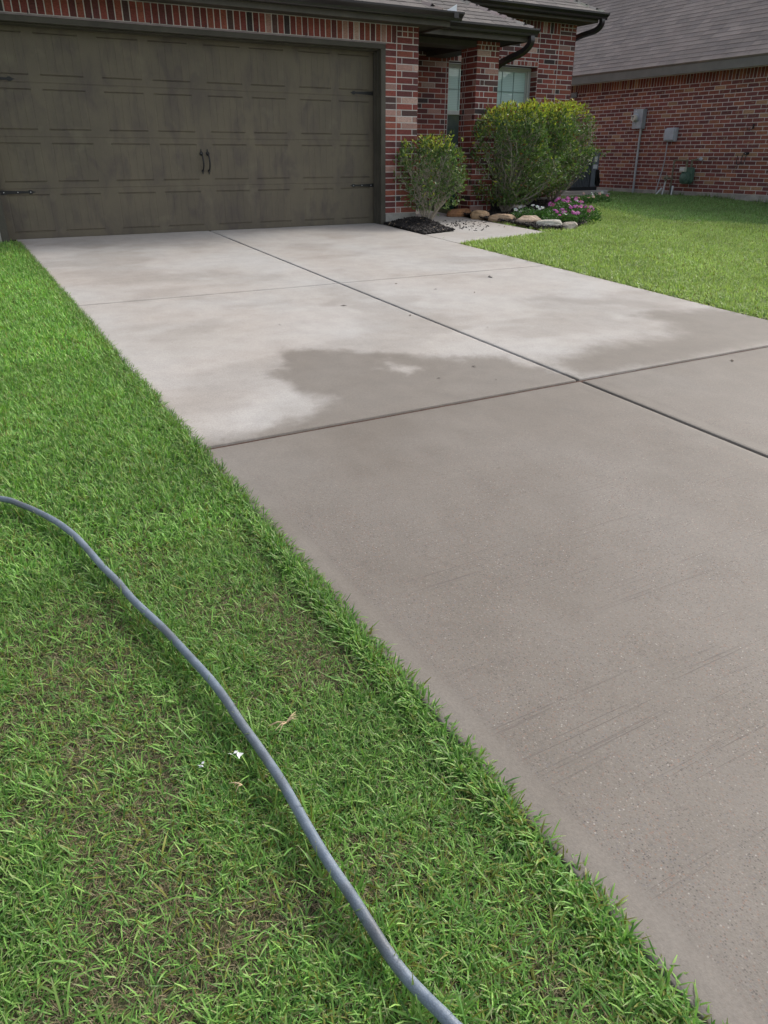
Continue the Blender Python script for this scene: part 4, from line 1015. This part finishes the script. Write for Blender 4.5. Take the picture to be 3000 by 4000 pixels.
def flowerplant(loc, rx, ry, h, nleaf, blooms, label, seed):
    """blooms: list of (mesh, n, (xoff,yoff range))"""
    g = np.random.default_rng(seed); loc = Vector(loc); root = empty('flowering_plant', loc, label, 'flower plant', 'flowering plants in the bed')
    n = nleaf; a = g.uniform(0, 6.28, n); r_ = np.sqrt(g.random(n)); X = r_*np.cos(a)*rx; Y = r_*np.sin(a)*ry
    Z = g.uniform(.15, 1, n)*h*(1-.55*r_**2)*(.6+.7*fbm(X*8+seed, Y*8, 2)); P = np.stack([X, Y, Z], 1)+np.array(loc)
    D = np.stack([np.cos(a)*.6+g.normal(0, .5, n), np.sin(a)*.6+g.normal(0, .5, n), g.uniform(.05, .7, n)], 1); D /= np.linalg.norm(D, axis=1)[:, None]
    L = g.uniform(.03, .055, n); col = np.array([(.06, .15, .035), (.085, .20, .045), (.045, .11, .03)])[g.integers(0, 3, n)]*g.uniform(.8, 1.25, n)[:, None]
    V, Q, Cc = leafset(P, D, L, L*g.uniform(.35, .5, n), col); np_mesh('foliage', V, Q, LEAF, Cc, parent=root)
    m = MB(); 
    for i in range(14):
        aa = g.uniform(0, 6.28); q = g.random()**.5; m.tube([tuple(loc+Vector((0, 0, -.01))), tuple(loc+Vector((math.cos(aa)*rx*q*.5, math.sin(aa)*ry*q*.5, h*.5))), tuple(loc+Vector((math.cos(aa)*rx*q, math.sin(aa)*ry*q, h*.85*(1-.4*q*q))))], .003, 5)
    m.build('stem', paint('green_stem', (.09, .13, .05), .6, .3), root) if 'green_stem' not in bpy.data.materials else m.build('stem', bpy.data.materials['green_stem'], root)
    for me, k in blooms:
        for i in range(k):
            aa = g.uniform(0, 6.28); q = g.random()**.5*.95; x, y = math.cos(aa)*rx*q, math.sin(aa)*ry*q
            o = link('flower', me, root, Vector((x, y, h*(1.02-.5*q*q)+g.uniform(.0, .035))))
            o.rotation_euler = (R(-12-g.uniform(0, 50)*(-1)), R(g.uniform(-30, 30)), g.uniform(0, 6.28)); 
            # face roughly up and towards the lawn
            o.rotation_euler = Vector((g.normal(-.4, .4), g.normal(-.7, .4), 1.0)).to_track_quat('Z', 'Y').to_euler()
            s = g.uniform(.95, 1.4); o.scale = (s, s, s)
    return root
flowerplant((2.66, -.62, .0), .34, .30, .17, 900, [(B_WH, 9)], 'low leafy plant with white blooms behind the cracked tan stone', 1)
flowerplant((2.75, -1.14, -.02), .26, .24, .17, 700, [(B_MAG, 8), (B_WH, 1)], 'left magenta flowering plant behind the pale layered stone', 2)
flowerplant((3.25, -.72, .0), .36, .30, .27, 1100, [(B_MAG, 15), (B_MAG2, 8)], 'tallest magenta flowering plant in the middle of the bed', 3)
flowerplant((3.20, -1.08, -.03), .34, .24, .22, 900, [(B_MAG, 13), (B_MAG2, 5), (B_RED, 1)], 'right magenta flowering plant spilling over the lawn edge', 4)
flowerplant((3.95, .02, .03), .30, .24, .20, 650, [(B_MAG2, 3), (B_WH, 2)], 'small sparse flowering plant between the stone and the lawn', 5)
flowerplant((5.25, 1.02, .06), .26, .22, .17, 520, [(B_PK, 4), (B_WH, 2)], 'plant with pale pink blooms at the back corner of the bed', 6)
flowerplant((5.85, 1.30, .06), .30, .24, .17, 560, [(B_WH, 3), (B_RED, 2), (B_PK, 1)], 'farthest plant with white and dark red blooms near the side yard', 7)

# ------------------------------------------------------------------ lawns
def blades(XY, Z, L, W_, lean, az, col, tipc, curl):
    n = len(XY); d = np.stack([np.cos(az), np.sin(az), np.zeros(n)], 1); s = np.stack([-np.sin(az), np.cos(az), np.zeros(n)], 1)
    s += rng.normal(size=(n, 3))*np.array([.15, .15, .25]); s /= np.linalg.norm(s, axis=1)[:, None]
    P0 = np.stack([XY[:, 0], XY[:, 1], Z], 1); V = []; Cs = []
    for t, wf in ((0, .55), (.38, 1.0), (.74, .85), (1.0, .28)):
        th_ = lean+curl*t; q = P0+d*(np.sin(th_)*L*t)[:, None]+np.array([0, 0, 1])*(np.cos(th_)*L*t)[:, None]
        V += [q-s*(W_*wf/2)[:, None], q+s*(W_*wf/2)[:, None]]
        c = col if t < .9 else tipc; Cs += [c, c]
    V = np.stack(V, 1).reshape(-1, 3); Cs = np.stack(Cs, 1).reshape(-1, 3); b = np.arange(n)[:, None]*8
    Q = np.concatenate([b+np.array([f]) for f in ((0, 1, 3, 2), (2, 3, 5, 4), (4, 5, 7, 6))])
    return V, Q, Cs
GC = np.array([(.150, .312, .062), (.106, .245, .052), (.200, .385, .082), (.265, .425, .112), (.080, .190, .048)])
GCR = np.array([(.220, .310, .090), (.160, .250, .070), (.280, .375, .120), (.330, .420, .155), (.125, .200, .065)])
def lawn(name, sampler, ntuft, per, Lr, Wr, label, dryf, zb=-.018, spread=.016, bright=1., dark_greenf=None, leanr=(.15, 1.05), right=False):
    XY = sampler(ntuft); nt_ = len(XY); k = np.repeat(np.arange(nt_), per); n = len(k)
    a0 = rng.uniform(0, 6.28, n); pos = XY[k]+np.stack([np.cos(a0), np.sin(a0)], 1)*(rng.random(n)**.5*spread)[:, None]
    tz = rng.uniform(.7, 1.2, nt_)[k]
    L = rng.uniform(Lr[0], Lr[1], n)*tz; W_ = rng.uniform(Wr[0], Wr[1], n); lean = rng.uniform(leanr[0], leanr[1], n)**1.0; curl = rng.uniform(-.1, .9, n); az = a0+rng.normal(0, .8, n)
    dry = dryf(pos[:, 0], pos[:, 1]); big = fbm(pos[:, 0]*1.7, pos[:, 1]*1.7+40, 3)
    col = (GCR if right else GC)[np.clip((rng.integers(0, 5, nt_)[k]*.5+rng.integers(0, 5, n)*.5+.3).astype(int), 0, 4)]*rng.uniform(.8, 1.22, n)[:, None]*(.72+.56*big)[:, None]*bright
    yel = rng.random(n) < .05+.10*(big > .55); col = np.where(yel[:, None], np.array((.22, .24, .05))*rng.uniform(.7, 1.1, n)[:, None], col)
    isd = rng.random(n) < dry; dc = np.array([(.30, .235, .135), (.22, .165, .095), (.36, .30, .19)])[rng.integers(0, 3, n)]
    col = np.where(isd[:, None], dc*rng.uniform(.6, 1.1, n)[:, None], col); L = np.where(isd, L*.6, L); W_ = np.where(isd, W_*.5, W_); lean = np.where(isd, rng.uniform(.5, 1.4, n), lean)
    if dark_greenf is not None: dg = dark_greenf(pos[:, 0], pos[:, 1])[:, None]; col = col*(1-dg)+col*np.array((.55, .72, .72))*dg  # blade colour multiplied to a darker, greener tone inside the strip
    tip = np.where((rng.random(n) < .5)[:, None], np.array((.38, .37, .22))*.85, col*1.08)
    Z = gzn(pos[:, 1])+zb
    V, Q, Cc = blades(pos, Z, L, W_, lean, az, col, tip, curl)
    return tag(np_mesh(name, V, Q, GRASS, Cc), label, 'lawn', kind='stuff')
def s_rect(x0, x1, y0, y1, fn=None):
    def f(n):
        x = rng.uniform(x0, x1, n); y = rng.uniform(y0, y1, n)
        k = np.ones(n, bool) if fn is None else fn(x, y)
        return np.stack([x[k], y[k]], 1)
    return f
ledge = lambda x, y: x < XL-.040+.035*(fbm(y*6, y*0+3, 3)-.5)
def dryL(x, y):
    d = sstep(.50, .72, fbm(x*3.2, y*3.2, 4))*.55; near = sstep(-6.6, -8.6, y)
    return np.clip(.06+d*(.3+.85*near)+.24*near, 0, .85)
def zonecount(x0, x1, y0, y1, dens): return int((x1-x0)*(y1-y0)*dens)
L1 = (-6.3, XL+.03)
def LL(y0, y1, dens, per, Lr, Wr, lab, sp=.016, x0=L1[0], lr=(.15, 1.05), br=1.): return lawn('grass', s_rect(x0, L1[1], y0, y1, ledge), zonecount(x0, L1[1], y0, y1, dens), per, Lr, Wr, lab, dryL, spread=sp, leanr=lr, bright=br)
LL(-9.9, -7.6, 11500, 6, (.016, .045), (.0018, .0036), 'near part of the left lawn with brownish patches', x0=-6.1, lr=(.2, 1.1), br=.98)
lawn('grass', s_rect(-6.1, XL-.02, -9.9, -5.5, ledge), zonecount(-6.1, XL, -9.9, -5.5, 190), 4, (.045, .078), (.0030, .0046), 'scattered longer blades in the left lawn', lambda x, y: .12+0*x, bright=.9, spread=.012, leanr=(.5, 1.35))
LL(-7.6, -5.2, 6000, 6, (.024, .052), (.0032, .0052), 'middle part of the left lawn beside the driveway', br=1.16)
LL(-5.2, -.22, 2900, 5, (.034, .066), (.0042, .0068), 'far part of the left lawn reaching the garage corner', .02, br=1.32)
def edge_line(n):
    y = rng.uniform(-10.5, -.25, n); y = y[(fbm(y*5, y*0+7, 3) > .40) | (rng.random(len(y)) < .45)]
    return np.stack([XL+rng.uniform(-.050, .008, len(y)), y], 1)
def lawn_az(az0):
    pass
lawn('grass', edge_line, 10500, 6, (.022, .054), (.003, .005), 'grass fringe along the left driveway edge', lambda x, y: .10+0*x, bright=.95, spread=.014, zb=-.012, leanr=(.3, 1.3))
lawn('grass', s_rect(-9.5, -6.1, -12, -.3), zonecount(-9.5, -6.1, -12, -.3, 420), 5, (.04, .07), (.008, .014), 'outer strip of the left lawn', dryL, spread=.03, bright=1.1)
def olive(x, y): return .25+.35*sstep(.45, .7, fbm(x*3.2, y*3.2, 4))
lawn('grass', s_rect(-6.1, XL+.02, -9.9, -6.6, ledge), zonecount(-6.1, XL, -9.9, -6.6, 2600), 5, (.022, .045), (.0016, .0032), 'dry thatch between the near grass blades', olive, zb=-.014, bright=.8, spread=.02, leanr=(1.15, 1.5))
nearw = [(-6.1, -11.5), (XL, -11.5), (XL, -9.9), (-6.1, -9.9)]
lawn('grass', s_rect(-6.1, XL+.02, -11.5, -9.9, ledge), zonecount(-6.1, XL, -11.5, -9.9, 1500), 5, (.03, .06), (.004, .006), 'left lawn behind the camera spot', dryL)
excl = [WALKF, BED1, BED2, [(6.15, 2.98), (8.02, 2.98), (8.02, 4.4), (6.15, 4.4)], [(-8, -.2), (.85, -.2), (.85, 1.9), (5.55, 1.9), (5.55, 9), (-8, 9)], [(.81, -.25), (2.2, -.25), (2.7, 1.95), (.81, 1.95)]]
def rOK(x, y):
    e = x > XR+.012+.03*(fbm(y*6, y*0+9, 3)-.5); e &= x < 9.185
    jx_ = (fbm(x*8, y*8, 2)-.5)*.06
    for P in excl: e &= sdist(x, y, P) < -.012+jx_*.5
    return e
def dryR(x, y): return .05+.22*sstep(.5, .75, fbm(x*2.5+9, y*2.5, 3))+.35*sstep(.10, .0, x-XR)
line = lambda x: -6.35+(x-.26)*.714
def nearR(x, y): return rOK(x, y) & (y > line(x)-.7) & (y < 4.3)
def farR(x, y): return rOK(x, y) & ~((y > line(x)-.7) & (y < 4.3))
DARK_GREEN = [(5.55, 1.28), (5.15, .37), (4.90, -.64), (4.95, -1.23), (5.35, -1.75), (6.1, -2.3), (7.4, -3.4), (9.2, -5), (9.2, 4.4), (5.6, 4.4)]  # outline of the darker green strip towards the neighbour wall
def dark_green(x, y): return sstep(-.22, .22, sdist(x+(fbm(x*3, y*3, 3)-.5)*.5, y, DARK_GREEN))
lawn('grass', s_rect(XR, 5.0, -7.2, 1.0, nearR), zonecount(XR, 5, -7.2, 1, 2300), 5, (.036, .068), (.0050, .0085), 'yellow green right lawn beside the driveway', dryR, dark_greenf=dark_green, spread=.022, bright=1.4, right=True, leanr=(.1, .85))
lawn('grass', s_rect(5.0, 9.19, -3.6, 4.3, nearR), zonecount(5, 9.19, -3.6, 4.3, 1900), 5, (.045, .080), (.0060, .010), 'darker green right lawn running to the neighbour wall', dryR, dark_greenf=dark_green, spread=.025, bright=1.35, right=True, leanr=(.1, .8))
lawn('grass', s_rect(XR, 9.19, -14, 9, farR), zonecount(XR, 9.19, -14, 9, 300), 5, (.045, .08), (.010, .016), 'outer part of the right lawn', dryR, dark_greenf=dark_green, right=True, spread=.035, bright=1.4)

# ------------------------------------------------------------------ hose
HP = [(-5.82, -6.70), (-5.58, -6.86), (-5.353, -7.043), (-5.289, -7.126), (-5.239, -7.220), (-5.194, -7.334), (-5.156, -7.470), (-5.131, -7.602), (-5.113, -7.707), (-5.090, -7.819), (-5.073, -7.941), (-5.052, -8.040), (-5.031, -8.125), (-5.013, -8.214), (-4.998, -8.303), (-4.982, -8.409), (-4.973, -8.498), (-4.967, -8.591), (-4.959, -8.669), (-4.954, -8.750), (-4.952, -8.816), (-4.952, -8.881), (-4.951, -8.955), (-4.949, -9.022), (-4.947, -9.072), (-4.944, -9.129), (-4.941, -9.195), (-4.937, -9.254), (-4.930, -9.304), (-4.919, -9.355), (-4.907, -9.400), (-4.903, -9.415), (-4.80, -9.75), (-4.76, -10.2)]
pts = [Vector((x, y, gz(y)+.034+.003*math.sin(i*1.3))) for i, (x, y) in enumerate(HP)]
out = []
for i in range(len(pts)-1):
    a, b, c, d = pts[max(i-1, 0)], pts[i], pts[i+1], pts[min(i+2, len(pts)-1)]
    for k in range(6):
        t = k/6; out.append(.5*((2*b)+(c-a)*t+(2*a-5*b+4*c-d)*t*t+(3*b-a-3*c+d)*t**3))
out.append(pts[-1])
mb = MB(); mb.tube(out, .0112, 20); tag(mb.build('garden_hose', HOSE, smooth=True), 'blue grey hose curving across the left lawn', 'hose')

HA = np.array([(p.x, p.y) for p in pts[2:-2]])
def along_hose(n):
    k = rng.integers(0, len(HA)-1, n); t = rng.random(n)[:, None]; q = HA[k]*(1-t)+HA[k+1]*t
    return q+np.stack([rng.choice([-1, 1], n)*rng.uniform(.014, .03, n), rng.normal(0, .01, n)], 1)
lawn('grass', along_hose, 260, 4, (.045, .075), (.003, .0045), 'grass blades lapping over the hose', lambda x, y: .05+0*x, bright=.9, spread=.008, leanr=(.1, .8), zb=-.01)
def wallfoot(n): 
    y = rng.uniform(-2.5, 4.2, n); y = y[(fbm(y*2.3, y*0+2, 3) > .5)]
    return np.stack([9.165-rng.gamma(1.5, .03, len(y)), y], 1)
lawn('grass', wallfoot, 420, 5, (.07, .15), (.005, .009), 'taller untrimmed grass at the foot of the neighbour wall', lambda x, y: .05+0*x, bright=.62, spread=.02, leanr=(.05, .6))

# ------------------------------------------------------------------ small litter
def scrap(loc, s, mat, label, cat, seed, name, grp=None):
    r_ = random.Random(seed); m = MB(); x, y, z = loc
    for i in range(4):
        cx_, cy_ = x+r_.uniform(-s, s)*.6, y+r_.uniform(-s, s)*.4; a = r_.uniform(0, 3); l = s*r_.uniform(.3, .6); w2 = l*.4
        dx, dy = math.cos(a), math.sin(a)
        m.add([(cx_-dx*l, cy_-dy*l, z+r_.uniform(0, .004)), (cx_-dy*w2, cy_+dx*w2, z+.006), (cx_+dx*l, cy_+dy*l, z+r_.uniform(0, .006)), (cx_+dy*w2, cy_-dx*w2, z+.001)], [(0, 1, 2), (0, 2, 3)], 0, (.8, .8, .8) if mat is WHITE else (.48, .38, .25))
    return tag(m.build(name, mat), label, cat, grp)
scrap((-5.02, -8.70, gz(-8.68)+.050), .020, WHITE, 'larger white paper scrap in the grass left of the hose', 'paper scrap', 1, 'paper_scrap', 'white paper scraps in the grass')
scrap((-5.10, -8.70, gz(-8.67)+.054), .013, WHITE, 'smaller white paper scrap left of the larger one', 'paper scrap', 2, 'paper_scrap', 'white paper scraps in the grass')
def straw(loc, s, n, label, seed):
    r_ = random.Random(seed); m = MB(); x, y, z = loc
    for i in range(n):
        a = r_.uniform(-.6, .9)+3.14*(r_.random() < .5); l = s*r_.uniform(.4, 1); m.tube([(x, y, z), (x+math.cos(a)*l*.5, y+math.sin(a)*l*.5, z+.008), (x+math.cos(a)*l, y+math.sin(a)*l, z+r_.uniform(-.004, .008))], [.0016, .0014, .0006], 5, 0, (.50, .39, .24))
    return tag(m.build('dry_straw', STRAW), label, 'straw', 'dry straw tufts on the lawn')
straw((-4.875, -8.66, gz(-8.66)+.05), .045, 9, 'dry straw tuft on the grass right of the hose', 3)
straw((-5.035, -8.785, gz(-8.785)+.046), .03, 4, 'dry straw stalk below the white paper scraps', 4)
LT = m_attr('dead_leaf', .8, .2, 60)
lf = [(-2.60, -4.55, .030, 'curled'), (-1.75, -3.95, .020, 'tiny'), (-1.55, -4.30, .018, 'tiny'), (-1.30, -4.55, .020, 'tiny'), (-2.28, -5.05, .022, 'thin'), (-2.62, -6.35, .020, 'thin'), (-2.95, -6.45, .014, 'tiny'), (-2.66, -6.62, .012, 'tiny'), (-1.0, -6.98, .030, 'thin'), (-.72, -4.02, .05, 'flat'), (-3.3, -4.9, .014, 'tiny'), (-1.95, -5.6, .014, 'tiny')]
names_ = ['on the centre joint of the driveway', 'on the right middle slab nearest the far joint', 'on the right middle slab below the stain', 'near the middle of the right slab', 'left of the centre joint', 'inside the left damp patch', 'beside the pale spot in the damp patch', 'near the front joint in the damp patch', 'on the right front slab', 'near the right edge by the lawn', 'on the pale left slab', 'right of the centre joint']
for i, (x, y, s, k) in enumerate(lf):
    r_ = random.Random(i); a = r_.uniform(0, 3); dx, dy = math.cos(a)*s, math.sin(a)*s; z = gz(y)+.003
    m = MB(); m.add([(x-dx, y-dy, z), (x-dy*.3, y+dx*.3, z+s*.25), (x+dx, y+dy, z), (x+dy*.3, y-dx*.3, z), (x, y, z+s*.08)], [(0, 4, 1), (1, 4, 2), (2, 4, 3), (3, 4, 0)], 0, (.07, .05, .035))
    tag(m.build('dead_leaf', LT), '%s dark dead leaf %s' % (k, names_[i]), 'leaf', 'dead leaves on the driveway')
